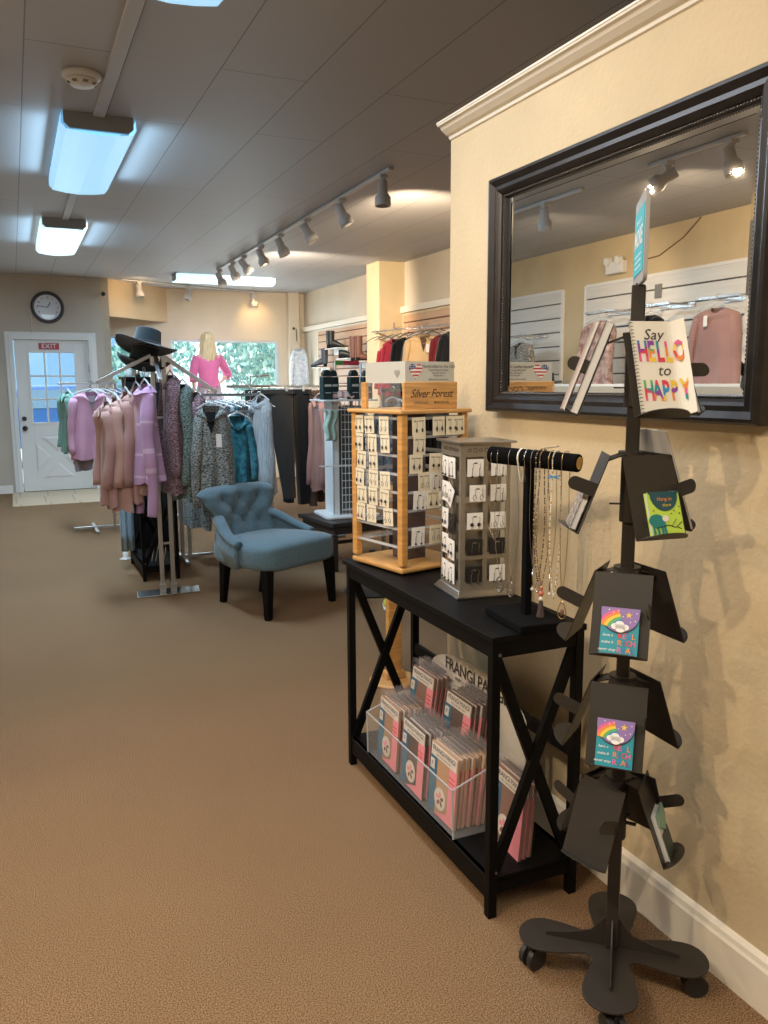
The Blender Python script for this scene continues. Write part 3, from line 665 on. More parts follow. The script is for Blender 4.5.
def necklace(label, s, drop, spread, kind, mchain, pend=None, r=.0011, gap=.0):
    """s: place along the bar; hangs in a long loop either side of the bar"""
    t = thing('necklace', label, 'necklace', (NX+BD.x*s, NY+BD.y*s, TH+BZ), 0, 'necklaces on the velvet bar')
    rr = .0245; pts = []
    low = Vector((0, 0, -drop))
    A = bt*rr; B = -bt*rr
    for i in range(13):                          # left strand, from bottom up
        u = i/12; x = (A*u)+(BD*(-spread*math.sin(PI*min(1, u*1.15))*(1-u*.35)))*1.0; pts.append(Vector((x.x, x.y, -drop*(1-u)**1.0)))
    for i in range(1, 9):
        a = PI*i/9; pts.append(bt*(rr*math.cos(a))+Vector((0, 0, rr*math.sin(a))))
    for i in range(13):
        u = 1-i/12; x = (B*u)+(BD*(spread*math.sin(PI*min(1, u*1.15))*(1-u*.35))); pts.append(Vector((x.x, x.y, -drop*(1-u)**1.0)))
    if kind == 'chain': b = MB(); b.tube(pts, r, 5); b.build('chain', mchain, t, smooth=True)
    else:
        b = MB(); acc = 0; step = .0062
        for i in range(len(pts)-1):
            L_ = (pts[i+1]-pts[i]).length; d_ = acc
            while d_ < L_: b.ball(pts[i].lerp(pts[i+1], d_/L_), 0.0025, 6, (int(d_*1e4) % 3 == 0)*1); d_ += step
            acc = d_-L_
        b.tube(pts, .0004, 4); b.build('bead_strand', [mchain, m_gold], t, smooth=True)
    if pend: pend(t, low)
    return t
def p_oval(t, p, k=1.0, mm=None):
    b = MB(); q = TR(p.x, p.y, p.z-.022*k, 90, 0, math.degrees(math.atan2(BD.y, BD.x)))
    b.T = q; b.tube([(.011*k*math.cos(a), .021*k*math.sin(a), 0) for a in (2*PI*i/24 for i in range(24))], .0016, 6, True)
    for a in (-.5, 0, .5): b.tube([(.007*k*math.cos(t_), .007*k*math.sin(t_)+a*.022*k, 0) for t_ in (2*PI*i/12 for i in range(12))], .0008, 4, True)
    b.build('pendant', mm or m_silver, t, smooth=True)
def p_tassel(t, p):
    b = MB(); b.ball((p.x, p.y, p.z-.004), .0055, 10, 1); b.ball((p.x, p.y, p.z-.018), .0075, 10, 1, (1, 1, 1.1)); b.ball((p.x, p.y, p.z-.033), .006, 10, 2)
    b.build('pendant_bead', [m_gold, m_coral, m_pearl], t, smooth=True)
    b = MB(); b.cyl((p.x, p.y, p.z-.040), (p.x, p.y, p.z-.058), .006, .007, 10)
    for i in range(16):
        a = 2*PI*i/16; b.tube([(p.x+.004*math.cos(a), p.y+.004*math.sin(a), p.z-.056), (p.x+.009*math.cos(a), p.y+.009*math.sin(a), p.z-.085), (p.x+.015*math.cos(a), p.y+.015*math.sin(a), p.z-.125+.006*math.sin(i*2.3))], 0.0030, 4)
    b.build('tassel', m_tassel, t)
def p_drop(t, p):
    b = MB(); q = TR(p.x, p.y, p.z-.028, 90, 0, math.degrees(math.atan2(BD.y, BD.x))); b.T = q
    b.tube([(.011*math.sin(a)*(1-.45*math.cos(a)), .024*math.cos(a), 0) for a in (2*PI*i/24 for i in range(24))], .0015, 6, True, m=0)
    b.ball((0, -.006, 0), .008, 10, 1, (.8, 1.3, .4)); b.build('pendant', [m_gold, m_brownb], t, smooth=True)
def p_bar(t, p):
    b = MB(); b.tube([(p.x, p.y, p.z), (p.x, p.y, p.z-.05)], .0022, 6); b.ball((p.x, p.y, p.z-.055), .005, 8, 1); b.build('pendant', [m_silv, m_pearl], t, smooth=True)
def p_v(t, p):
    b = MB(); b.tube([p-BD*.018+Vector((0, 0, .035)), p, p+BD*.018+Vector((0, 0, .035))], .0014, 5); b.build('pendant', m_silv, t)
necklace('thin silver necklace with a V pendant, at the far end of the bar', -.105, .235, .012, 'chain', m_silv, p_v, .0007)
necklace('silver necklace with dark oval disc in front of the metal tower', -.085, .335, .016, 'chain', m_silv, lambda t, p: p_oval(t, p, 1.05, m_silver), .0007)
necklace('silver necklace with a pierced oval pendant between tower and post', -.050, .345, .018, 'chain', m_silver, lambda t, p: p_oval(t, p, 1.0), .0008)
necklace('white cord necklace looped thickly over the middle of the bar', -.022, .070, .002, 'chain', m_pearl, None, .0026)
necklace('silver necklace with a small dark oval hanging against the post', -.002, .10, .004, 'chain', m_silv, lambda t, p: p_oval(t, p, .8, m_tassel), .0010)
necklace('silver necklace with spiky dark beads beside the post', .018, .30, .008, 'chain', m_silver, p_bar, .0008)
necklace('beaded necklace with a round white charm, right of the post', .034, .335, .012, 'beads', m_darkbead, lambda t, p: p_oval(t, p, .6, m_silv))
necklace('long dark beaded necklace ending in a taupe tassel', .045, .345, .017, 'beads', m_brownb, p_tassel)
necklace('gold chain necklace with a slim pearl bar pendant', .070, .305, .010, 'chain', m_gold, p_bar, .0009)
necklace('pearl and gold beaded necklace near the tassel necklace', .082, .370, .012, 'beads', m_pearl, None)
necklace('gold necklace with a brown teardrop pendant near the open end of bar', .108, .370, .006, 'chain', m_gold, p_drop, .0011)
t = thing('small_clip', 'tiny blue clip hanging on a beaded necklace under the bar', 'clip', (NX+BD.x*.09+bt.x*.03, NY+BD.y*.09+bt.y*.03, TH+BZ-.042))
b = MB(); b.bar(BD*-.016-Vector((0, 0, .003)), BD*.016+Vector((0, 0, .005)), .005, .004); b.bar(BD*-.016+Vector((0, 0, .004)), BD*.014-Vector((0, 0, .003)), .004, .003); b.build('clip_body', m_bluec, t)
t = tag(MB().bar(BD*-.022+Vector((0, 0, .0)), BD*.03+Vector((0, 0, .010)), .008, .003).build('hair_clip', m_steel, bevel=.001), 'flat grey metal clip lying across the top of the velvet bar', 'clip'); t.location = (NX+BD.x*.055, NY+BD.y*.055, TH+BZ+.026)
# ================================================================== STOCKING PACKS on the lower shelf
SH = .116
m_bag = glassy('clear_polybag', (.99, .98, .98), .045, .12, (.9, .85, .86)); m_pink = mat('pink_panel', (.80, .25, .30), .5); m_bluestrip = mat('blue_strip', (.015, .12, .22), .5)
m_nude = [mat('nude_tan', (.36, .21, .12), .6), mat('dark_taupe', (.10, .065, .05), .6), mat('sand_nude', (.46, .28, .15), .6), mat('mid_brown', (.22, .12, .085), .6)]
m_lab = mat('header_print', (.66, .62, .56), .5); m_petal = mat('petal_brown', (.20, .09, .05), .6); m_pale = mat('pale_disc', (.62, .52, .42), .5); m_edge = mat('pack_edge', (.42, .25, .24), .4)
def make_pack(shade):
    w, h = .165, .235
    t = thing('stocking_pack', '', 'package')
    b = MB(); b.bx(-w/2, w/2, -.004, .004, 0, h-.014, 0)
    b.bx(-w/2, -w/2+.042, -.0052, -.004, 0, h-.052, 1); b.bx(w/2-.046, w/2, -.0052, -.004, 0, h-.056, 2)
    b.add([(-w/2+.04, -.0051, .0), (w/2-.04, -.0051, 0), (w/2-.04, -.0051, .03)], [(0, 1, 2)], 2)
    b.bx(-w/2+.004, w/2-.004, -.0062, -.004, h-.056, h-.018, 3)
    b.bx(-w/2+.002, -w/2+.028, -.0062, -.005, h-.10, h-.068, 3)
    body = b.build('insert_card', [m_nude[shade], m_bluestrip, m_pink, m_lab], t)
    text('FRANGI PANGI', .022, m_ink, FRONT(0, -.0066, h-.031), t, bold=.01, space=.95)
    text('BARELY THERE SHEER HOSIERY', .0068, m_ink, FRONT(0, -.0066, h-.047), t, bold=.01)
    text('F', .022, m_bluestrip, FRONT(-w/2+.015, -.0066, h-.084), t, bold=.01)
    for i in range(3): MB().bx(.038, .072, -.0060, -.005, h-.085-.014*i, h-.082-.014*i).build('print_line', m_flagr, t)
    e = MB(); M_ = FRONT(-.008, -.0056, .058)
    k = 28; e.prism([(.036*math.cos(2*PI*i/k), .036*math.sin(2*PI*i/k)) for i in range(k)], 0, .0006, 0, M_)
    e.prism([(.032*math.cos(2*PI*i/k), .032*math.sin(2*PI*i/k)) for i in range(k)], .0007, .0009, 2, M_)
    for q in range(5):
        a = R(90+72*q); c_, s_ = math.cos(a), math.sin(a)
        e.prism([(c_*u-s_*v, s_*u+c_*v) for u, v in ((.003, 0), (.010, -.0055), (.019, -.0065), (.026, 0), (.019, .0065), (.010, .0055))], .001, .0013, 1 if q not in (0, 1) else 3, M_)
    e.build('flower_emblem', [m_pale, m_petal, m_lab, m_pink], t)
    b = MB()
    def f(u, v):
        x = (u-.5)*(w+.012); z = v*(h+.012)-.001
        return (x, -.0078-.0012*math.sin(u*9+v*4)-.0008*math.sin(v*23), z)
    b.grid(f, 10, 14); b.grid(lambda u, v: (f(u, v)[0], .0045+.001*math.sin(u*7-v*5), f(u, v)[2]), 10, 14)
    b.build('clear_bag', m_bag, t, smooth=True)
    MB().bx(-w/2-.004, w/2+.004, -.0072, .0042, h+.004, h+.013).build('bag_fold', m_bag, t)
    return t
protos = [make_pack(i) for i in range(4)]
usedp = [False]*4
def pack(x, y, z, shade, label, group, lean=5, dz=0):
    o = protos[shade] if not usedp[shade] else copy_tree(protos[shade]); usedp[shade] = True
    o['label'] = label; o['group'] = group
    o.location = (x, y, z); o.rotation_euler = (R(-lean), 0, R(-90+dz)); return o
nth = ['front', 'second', 'third', 'fourth', 'fifth', 'sixth', 'seventh']
for (yy, shade, n, nm, x0, stp) in ((2.478, 0, 5, 'left', 1.122, .0175), (2.275, 1, 5, 'middle', 1.117, .0175), (2.072, 2, 7, 'right', 1.119, .0165)):
    for i in range(n):
        pack(x0+i*stp, yy+random.uniform(-.006, .006), SH+.005, shade, '%s stocking pack of the %s stack in the lower tray row' % (nth[i], nm), 'stocking packs in the lower tray row', 4+i*.5, random.uniform(-2, 2))
for (yy, shade, n, nm, x0, stp) in ((2.50, 3, 4, 'left', 1.250, .0165), (2.23, 1, 6, 'right', 1.246, .0165)):
    for i in range(n):
        pack(x0+i*stp, yy+random.uniform(-.008, .008), SH+.092, shade, '%s stocking pack of the %s stack in the raised back row' % (nth[i], nm), 'stocking packs in the raised back row', 8, random.uniform(-2, 2))
for i in range(3):
    pack(1.215+i*.019, 1.862+.004*i, SH, 3, '%s stocking pack standing beside the tray, behind the near table leg' % nth[i], 'stocking packs beside the tray', 5, -3)
ad = thing('acrylic_tray', 'clear acrylic two tier tray holding the stocking packs on the lower shelf', 'tray', (1.243, 2.277, SH))
w = .32
def sheet(pts, name): b = MB(); b.prism([(p[0], p[1]) for p in pts], -w, w, 0, TR(0, 0, 0, 90)); return b.build(name, m_acr, ad)
MB().bx(-.142, .10, -w, w, 0, .003).build('tray_floor', m_acr, ad)
b = MB(); b.bar((-.140, 0, 0), (-.150, 0, .155), w*2, .003, up=(1, 0, 0)); b.build('front_wall', m_acr, ad)
b = MB(); b.bx(-.152, -.148, -w, w, .153, .157); b.build('front_lip', m_acre, ad)
for s in (-1, 1):
    b = MB(); b.prism([(-.148, 0), (.10, 0), (.10, .32), (.06, .32), (.0, .21), (-.15, .155)], s*w-.0015, s*w+.0015, 0, TR(0, 0, 0, 90)); b.build('side_wall', m_acr, ad)
    b = MB(); b.bar((-.148, s*w, .156), (.0, s*w, .21), .004, .004); b.bar((-.146, s*w, 0), (-.150, s*w, .156), .004, .004); b.build('side_edge', m_acre, ad)
MB().bx(-.006, -.002, -w, w, .003, .20).build('middle_wall', m_acr, ad); MB().bx(-.002, .10, -w, w, .086, .089).build('upper_shelf', m_acr, ad)
hb2 = MB(); arch = [(-.31, 0)]+[(.31*math.cos(R(180-i*10)) , .300+.095*math.sin(R(180-i*10))) for i in range(19)]+[(.31, 0)]
hb2.T = TR(.112, 0, 0, 90, 0, -90); hb2.prism(arch, 0, .003); bo = hb2.build('header_board', mat('header_board', (.60, .56, .49), .45), ad)
q = TR(.110, 0, 0, 90, 0, -90)
text('FRANGI PANGI', .062, m_ink, q @ TR(.0, .345, .003), bo, bold=.012, space=.95); text('BARELY THERE SHEER HOSIERY', .018, m_ink, q @ TR(0, .308, .003), bo, bold=.01); text('KNEE HIGHS  ANKLETS  FOOTLETS', .014, m_ink, q @ TR(.03, .280, .003), bo, bold=.01)

# ================================================================== CARD SPINNER RACK
CX, CY = 1.245, 1.427
A0 = -40.8
PT = TR(0, -.119, -.080, -20)
rk = thing('card_rack', 'tall black revolving card rack on a wheeled four lobed base by the wall', 'display rack', (CX, CY, 0))
# base plate: four lobes
def lobes(rt=.068, rc=.158, n=160):
    pts = []
    for i in range(n):
        a = 2*PI*i/n; k = a % (PI/2); k = min(k, PI/2-k)      # angle from the nearest lobe axis
        d = rc*math.cos(k); q_ = rt*rt-(rc*math.sin(k))**2
        r1 = d+math.sqrt(q_) if q_ > 0 else 0
        r2 = .088+.02*math.cos(4*k)
        # smooth waist circle
        w_ = (k-R(14))/R(31)
        r = max(r1, r2) if q_ > 0 else r2
        pts.append((r, a))
    for _ in range(7): pts = [((pts[i-1][0]+pts[i][0]*2+pts[(i+1) % n][0])/4, pts[i][1]) for i in range(n)]
    return [(r*math.cos(a), r*math.sin(a)) for r, a in pts]
LB = 4.5
b = MB(); b.T = Matrix.Rotation(R(45+LB), 4, 'Z'); b.prism(lobes(), .080, .085); b.build('base_plate', m_blackmetal, rk, bevel=.001)
fin = [(.0, .085), (.158, .085), (.158, .094), (.10, .104), (.05, .120), (.025, .150), (.0, .18)]
for k in range(4):
    b = MB(); b.prism(fin, -.0018, .0018, 0, Matrix.Rotation(R(45+LB+90*k), 4, 'Z') @ TR(0, 0, 0, 90)); b.build('fin', m_blackmetal, rk)
    a = R(45+LB+90*k); cx_, cy_ = .178*math.cos(a), .178*math.sin(a)
    c_ = thing('caster', None, None, (cx_, cy_, 0)); c_.parent = rk; c_.rotation_euler = (0, 0, R(30+70*k))
    for s in (-1, 1): MB().cyl((s*.006, .016, .029), (s*.021, .016, .029), .029, n=20).build('wheel', mat('caster_rubber', (.02, .02, .02), .5), c_, bevel=.002)
    b = MB(); b.bx(-.005, .005, -.008, .030, .02, .062); b.cyl((0, 0, .05), (0, 0, .080), .008, n=12); b.build('fork', m_blackmetal, c_)
MB().box((0, 0, .87), (.029, .029, 1.57), rot=Matrix.Rotation(R(A0-3), 3, 'Z')).build('pole', m_blackmetal, rk, bevel=.003)
def pocket(z, rz, finger=1, splay=0):
    """plate tilted outward at the bottom, half round tray, bent finger on the viewer's right"""
    p = thing('card_pocket', None, None, (0, 0, z)); p.parent = rk; p.rotation_euler = (0, 0, R(rz))
    T = PT           # origin at the foot of the plate, local z up the plate
    b = MB(); b.T = T; b.bx(-.062, .062, -.001, .001, 0, .184); b.build('back_plate', m_blackmetal, p)
    b = MB(); b.T = T @ TR(0, 0, 0, -8)
    b.prism([(-.060, 0), (.060, 0)]+[(.060*math.cos(R(a_)), -.041*math.sin(R(a_))) for a_ in range(10, 180, 10)], -.001, .001); b.build('tray', m_blackmetal, p)
    if not finger: return T
    b = MB(); b.T = T @ Matrix.Translation((.0595, 0, 0)) @ Matrix.Rotation(R(splay), 4, 'Z') @ Matrix.Translation((-.0595, 0, 0))
    pl = [(0, .088), (-.048, .088)]+[(-.048+.015*math.cos(R(a_)), .103+.015*math.sin(R(a_))) for a_ in range(270, 89, -20)]+[(-.048, .118), (0, .118)]
    b.prism([(y_, z_) for y_, z_ in pl], .0585, .0600, 0, Matrix(((0, 0, 1, 0), (1, 0, 0, 0), (0, 1, 0, 0), (0, 0, 0, 1)))); b.build('finger', m_blackmetal, p)
    return T
TIERS = [(1.457, (28, 116, -88)), (1.200, (34, 124, -80)), (.939, (-6, 128, -104)), (.682, (-6, 128, -104)), (.436, (-36, 80, 144, -126))]
for z, ph in TIERS:
    b = MB(); b.cyl((0, 0, z+.085), (0, 0, z+.098), .030, n=20); b.cyl((0, 0, z-.06), (0, 0, z+.085), .0225, n=20)
    for k in range(len(ph)):
        a = R(A0+ph[k]-90); c_, s_ = math.cos(a), math.sin(a)
        b.bar((c_*.02, s_*.02, z+.092), (c_*.062, s_*.062, z+.076), .055, .003)
        b.bar((c_*.015, s_*.015, z-.02), (c_*.045, s_*.045, z-.02), .012, .003)
    b.build('hub', m_blackmetal, rk)
    for k in range(len(ph)): pocket(z, A0+ph[k], 0 if (k == 1 and ph[0] == -6) else 1, 88 if (k == 0 and ph[0] == 28) else 0)
def pocket_world(tier, k):
    z, ph = TIERS[tier]; return Matrix.Translation((CX, CY, z)) @ Matrix.Rotation(R(A0+ph[k]), 4, 'Z') @ PT
def in_pocket(name, label, cat, tier, k, dx=0, dy=-.003, dz=.003, extra=None, group=None):
    t = bpy.data.objects.new(name, None); COL.objects.link(t); t.empty_display_size = .03
    M_ = pocket_world(tier, k) @ Matrix.Translation((dx, dy, dz))
    if extra is not None: M_ = M_ @ extra
    t.matrix_world = M_; t.matrix_basis = M_; tag(t, label, cat, group); return t
PAL = {k: mat('print_'+k, v, .55) for k, v in dict(red=(.62, .05, .08), orange=(.75, .25, .05), yellow=(.80, .55, .06), green=(.12, .42, .12), blue=(.04, .25, .50), purple=(.22, .06, .32), pink=(.72, .12, .30), teal=(.02, .26, .30)).items()}
m_paper = mat('notebook_paper', (.74, .72, .64), .6, noise=.03, scale=8)
# "Say HELLO to HAPPY" notebook, right edge curling forward
nb_ = in_pocket('notebook', 'spiral notebook reading Say HELLO to HAPPY in rainbow letters, top of the card rack', 'notebook', 0, 0, dx=.010, dy=-.004, dz=.0)
w_, h_ = .114, .205
def bend(u): x = (u-.5)*w_; k = max(0, u-.70)/.30; return (x-.005*k*k, -.002-.022*k*k)
b = MB(); b.grid(lambda u, v: (bend(u)[0], bend(u)[1]-.004, .002+v*h_), 18, 2); b.grid(lambda u, v: (bend(1-u)[0], bend(1-u)[1]+.004, .002+v*h_), 18, 2)
for v in (0, 1): b.add([(bend(i/18)[0], bend(i/18)[1]+s*.004, .002+v*h_) for i in range(19) for s in (-1, 1)], [(2*i, 2*i+1, 2*i+3, 2*i+2) for i in range(18)])
b.add([(bend(1)[0], bend(1)[1]+s*.004, .002+v*h_) for s, v in ((-1, 0), (1, 0), (1, 1), (-1, 1))], [(0, 1, 2, 3)])
b.build('cover', m_paper, nb_, smooth=False)
b = MB()
for i in range(26): b.tube([(-w_/2+.002+.004*math.cos(a_), -.002+.006*math.sin(a_), .008+i*.0078) for a_ in (2*PI*j/8 for j in range(8))], .0007, 4, True)
b.build('spiral_binding', m_silv, nb_)
def striped_letter(ch, x, z, size, cs, parent, seed):
    """a fat letter whose mesh faces are coloured in bands"""
    o = text(ch, size, m_ink, FRONT(x, bend(x/w_+.5)[1]-.0050-(.006 if x > .03 else 0), z, -14 if x > .03 else 0), parent, name='painted_letter', bold=.035)
    me = o.data.copy(); o.data = me; me.materials.clear(); 
    for c_ in cs: me.materials.append(PAL[c_])
    import bmesh
    bm = bmesh.new(); bm.from_mesh(me); ys = [v.co.y for v in bm.verts]; lo, hi = min(ys), max(ys); n_ = len(cs)
    for i in range(1, n_): bmesh.ops.bisect_plane(bm, geom=bm.verts[:]+bm.edges[:]+bm.faces[:], plane_co=(0, lo+(hi-lo)*i/n_, 0), plane_no=(.35*(1 if (i+seed) % 2 else -1), 1, 0))
    for f_ in bm.faces: f_.material_index = min(n_-1, max(0, int((f_.calc_center_median().y-lo)/(hi-lo)*n_)))
    bm.to_mesh(me); bm.free(); o.scale = (o.scale.x*.52, o.scale.y, o.scale.z); return o
text('Say', .034, m_ink, FRONT(-.012, -.0068, .176), nb_, shear=.3, bold=.004); text('to', .034, m_ink, FRONT(.002, -.0068, .097), nb_, shear=.3, bold=.004)
cl = [['pink', 'red', 'purple', 'blue'], ['yellow', 'orange', 'green', 'purple'], ['red', 'purple', 'teal'], ['yellow', 'orange', 'pink'], ['orange', 'red', 'yellow', 'pink']]
for i, ch in enumerate('HELLO'): striped_letter(ch, -.039+i*.0192, .138-.0005*i, .062, cl[i], nb_, i)
cl = [['pink', 'red', 'teal', 'green'], ['orange', 'purple', 'teal', 'red'], ['yellow', 'blue', 'red'], ['orange', 'purple', 'yellow'], ['teal', 'pink', 'orange', 'yellow']]
for i, ch in enumerate('HAPPY'): striped_letter(ch, -.037+i*.0190, .052, .060, cl[i], nb_, i+1)
# two books seen edge on in the left pocket of the top tier
def slab(name, label, tier, k, w, h, d, mc, mp, dx=0, dy=0, extra=None, cat='notebook', spiral=False):
    t = in_pocket(name, label, cat, tier, k, dx, dy-.001, .002, extra)
    b = MB(); b.bx(-w/2, w/2, -d, -d+.0012, 0, h); b.bx(-w/2, w/2, -.0012, 0, 0, h); b.build('cover', mc, t)
    MB().bx(-w/2+.002, w/2-.002, -d+.0014, -.0014, .002, h-.002).build('pages', mp, t)
    return t
m_teal_dark = mat('dark_green_cover', (.03, .05, .045), .5); m_pages = mat('page_block', (.62, .62, .60), .7); m_pinkcover = mat('white_pink_cover', (.70, .55, .55), .5)
slab('notebook', 'thick notebook against the left pocket of the top tier, dark cover', 0, 2, .125, .205, .018, m_teal_dark, m_pages, dy=0)
slab('notebook', 'pale notebook leaning outermost in the left pocket of the top tier', 0, 2, .125, .200, .010, m_pinkcover, m_pages, dy=-.030)
slab('notebook', 'slim notebook in the hidden back pocket of the top tier', 0, 1, .11, .19, .012, m_teal_dark, m_pages)
# tier 2: sloth notepad
sl = slab('notepad', 'small lime green notepad with a teal sloth on a branch', 1, 0, .078, .098, .012, mat('lime_cover', (.48, .68, .08), .5), m_pages, dx=.012)
b = MB(); F_ = FRONT(0, -.0132, 0)
b.prism([(-.039, .098), (.039, .098)]+[(.034*math.cos(R(-a_)), .092+.036*math.sin(R(-a_))) for a_ in range(0, 181, 15)], 0, .0003, 0, F_); b.build('dark_crest', mat('deep_teal_print', (.01, .07, .09), .5), sl)
b = MB(); b.prism([(-.026+.019*math.cos(R(a_)), .036+.014*math.sin(R(a_))) for a_ in range(0, 360, 18)], 0, .0004, 0, F_)
for x_ in (-.036, -.026, -.016, -.009): b.prism([(x_-.003, .036), (x_+.003, .036), (x_+.004, .008), (x_-.001, .006)], 0, .0005, 0, F_)
b.prism([(-.004+.008*math.cos(R(a_)), .040+.007*math.sin(R(a_))) for a_ in range(0, 360, 24)], .0003, .0007, 1, F_)
b.build('sloth_print', [mat('sloth_teal', (.01, .20, .20), .5), m_paper], sl)
b = MB(); b.tube([(-.030, -.0137, .020), (.0, -.0137, .026), (.018, -.0137, .020), (.036, -.0137, .032)], .0009, 4); b.tube([(.010, -.0137, .024), (.022, -.0137, .038)], .0007, 4); b.tube([(.020, -.0137, .022), (.032, -.0137, .016)], .0007, 4)
for x_, z_ in ((.02, .056), (.032, .05), (-.03, .058), (.012, .05), (.034, .064)): b.ball((x_, -.0136, z_), .0016, 6)
b.build('branch_print', m_teal_dark, sl)
text('Hang in', .012, PAL['orange'], FRONT(0, -.0138, .082), sl, shear=.2); text('there', .010, PAL['yellow'], FRONT(.004, -.0138, .069), sl, shear=.2)
b = MB(); b.tube([(x_*.0045-.036, -.006+.004*math.sin(x_*PI), .099) for x_ in range(17)], .0009, 4); b.build('top_binding', m_silv, sl)
gl = slab('notepad', 'small patterned notepad standing edge on in the left pocket, second tier', 1, 2, .082, .092, .014, mat('patterned_cover', (.45, .38, .30), .5, col2=(.05, .04, .04), scale=90), m_pages, dx=.0, dy=-.004)
slab('envelope_pack', 'clear sleeve with pale cards rising behind the second tier', 1, 1, .12, .235, .006, mat('sleeve_grey', (.50, .48, .44), .35), m_paper, cat='cards')
# rainbow notepads: tiers 3 and 4 front
def rainbow(tier, label):
    t = slab('notepad', label, tier, 0, .080, .104, .009, mat('teal_cover', (.02, .28, .36), .5), m_pages, dx=.000)
    F_ = FRONT(0, -.0102, 0); P_ = [(-.0405, .1045), (.0405, .1045)]+[(.0405*math.cos(R(-a_)), .092+.040*math.sin(R(-a_))) for a_ in range(0, 181, 12)]
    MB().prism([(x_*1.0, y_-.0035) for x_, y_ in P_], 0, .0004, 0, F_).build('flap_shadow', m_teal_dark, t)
    MB().prism(P_, .0006, .0022, 0, F_).build('flap', mat('lavender_flap', (.26, .17, .42), .5), t)
    for i, (r_, c_) in enumerate(((.060, 'pink'), (.053, 'orange'), (.046, 'yellow'), (.039, 'green'), (.032, 'blue'))):
        b = MB(); c0 = (.012, .058); a0 = [(c0[0]+r_*math.cos(R(a_)), c0[1]+r_*.75*math.sin(R(a_))) for a_ in range(105, 172, 8)]; a1 = [(c0[0]+(r_-.0075)*math.cos(R(a_)), c0[1]+(r_-.0075)*.75*math.sin(R(a_))) for a_ in range(171, 104, -8)]
        pl = [(max(-.039, x_), min(.103, y_)) for x_, y_ in a0+a1]; b.prism(pl, .0022, .0024+.0001*i, 0, F_); b.build('rainbow_band', PAL[c_], t)
    b = MB()
    for x_, y_, r_ in ((-.010, .064, .008), (.0, .068, .010), (.012, .063, .008), (.002, .060, .011)): b.prism([(x_+r_*math.cos(R(a_)), y_+r_*.8*math.sin(R(a_))) for a_ in range(0, 360, 24)], .0028, .0031, 0, F_)
    b.build('cloud', m_cardw, t)
    b = MB(); b.prism([(.018+(.008 if i % 2 == 0 else .003)*math.cos(R(90+36*i)), .090+(.008 if i % 2 == 0 else .003)*math.sin(R(90+36*i))) for i in range(10)], .0024, .0027, 0, F_); b.build('star', PAL['yellow'], t)
    b = MB()
    for x_, y_ in ((-.024, .099), (-.004, .098), (.034, .095), (.032, .078), (.006, .086), (-.014, .094), (.022, .075)): b.prism([(x_+.0013*math.cos(R(a_)), y_+.0013*math.sin(R(a_))) for a_ in range(0, 360, 60)], .0024, .0026, 0, F_)
    b.build('tiny_star', m_cardw, t)
    for s_, z_ in (('have a', .044), ('make it', .029), ('never stop', .013)): text(s_, .0085, m_cardw, FRONT(-.024, -.0105, z_), t, shear=.3, bold=.005)
    cols_ = ['red', 'orange', 'pink', 'purple', 'blue']
    for r_, wd_ in enumerate(('REAL', 'RICH', 'REAL')):
        for i, ch in enumerate(wd_): text(ch, .0165, PAL[cols_[(i*2+r_) % 5]], FRONT(.002+i*.0095, -.0105, .044-.0155*r_), t, name='painted_letter', bold=.02)
    return t
rainbow(2, 'teal notepad with rainbow flap in the third tier, upper of the two'); rainbow(3, 'teal notepad with rainbow flap in the fourth tier, lower of the two')
slab('notepad', 'slim white notepad edge on in the right pocket of the fourth tier', 3, 1, .07, .095, .006, m_pinkcover, m_pages, dy=-.002)
t = slab('notepad', 'white notepad with a sage green flap in the lowest tier on the right', 4, 1, .070, .110, .010, mat('white_cover', (.66, .65, .60), .5), m_pages, dx=-.0)
b = MB(); b.prism([(-.036, .112), (.036, .112), (.036, .085), (0, .062), (-.036, .085)], 0, .004, 0, FRONT(0, -.0115, 0)); b.build('flap', mat('sage_flap', (.20, .34, .27), .5), t)
MB().bx(-.03, .03, -.0130, -.0112, .004, .062).build('dark_print', m_teal_dark, t)
# top sign, almost edge on
sg = thing('rack_sign', 'turquoise sign card in a white frame on top of the card rack pole', 'sign', (CX+.001, CY, 1.655), 0)
sd_ = Vector((.653, .757)); ax = (-.1*sd_.x+.010*.757, -.1*sd_.y-.010*.653); rz_ = math.atan2(ax[1], ax[0]); sg.rotation_euler = (0, 0, rz_+0)
W_ = .098; Hs = .182
def rrect(x0, x1, y0, y1, r): 
    p = []
    for cx_, cy_, a0 in ((x1-r, y0+r, -90), (x1-r, y1-r, 0), (x0+r, y1-r, 90), (x0+r, y0+r, 180)):
        p += [(cx_+r*math.cos(R(a0+i*15)), cy_+r*math.sin(R(a0+i*15))) for i in range(7)]
    return p
b = MB(); b.prism(rrect(-W_, W_, .0, Hs, .014), -.004, .004, 0, FRONT(0, 0, 0)); b.build('frame', mat('sign_frame_grey', (.34, .33, .31), .4), sg)
m_turq = mat('turquoise_print', (.04, .42, .50), .5)
b = MB(); b.prism(rrect(-W_+.014, W_-.014, .022, Hs-.026, .002), .004, .0055, 0, FRONT(0, 0, 0)); b.build('printed_face', m_turq, sg)
text('there is so', .020, m_cardw, FRONT(0, -.0062, .132), sg, shear=.25, bold=.005); text('MORE', .052, m_cardw, FRONT(0, -.0062, .096), sg, bold=.02)
for i in range(3): MB().bx(-.05, .05, -.0062, -.0055, .060-.012*i, .0625-.012*i).build('print_line', m_cardw, sg)
MB().cyl((0, 0, -.01), (0, 0, .004), .008, n=12).build('stem', m_blackmetal, sg)
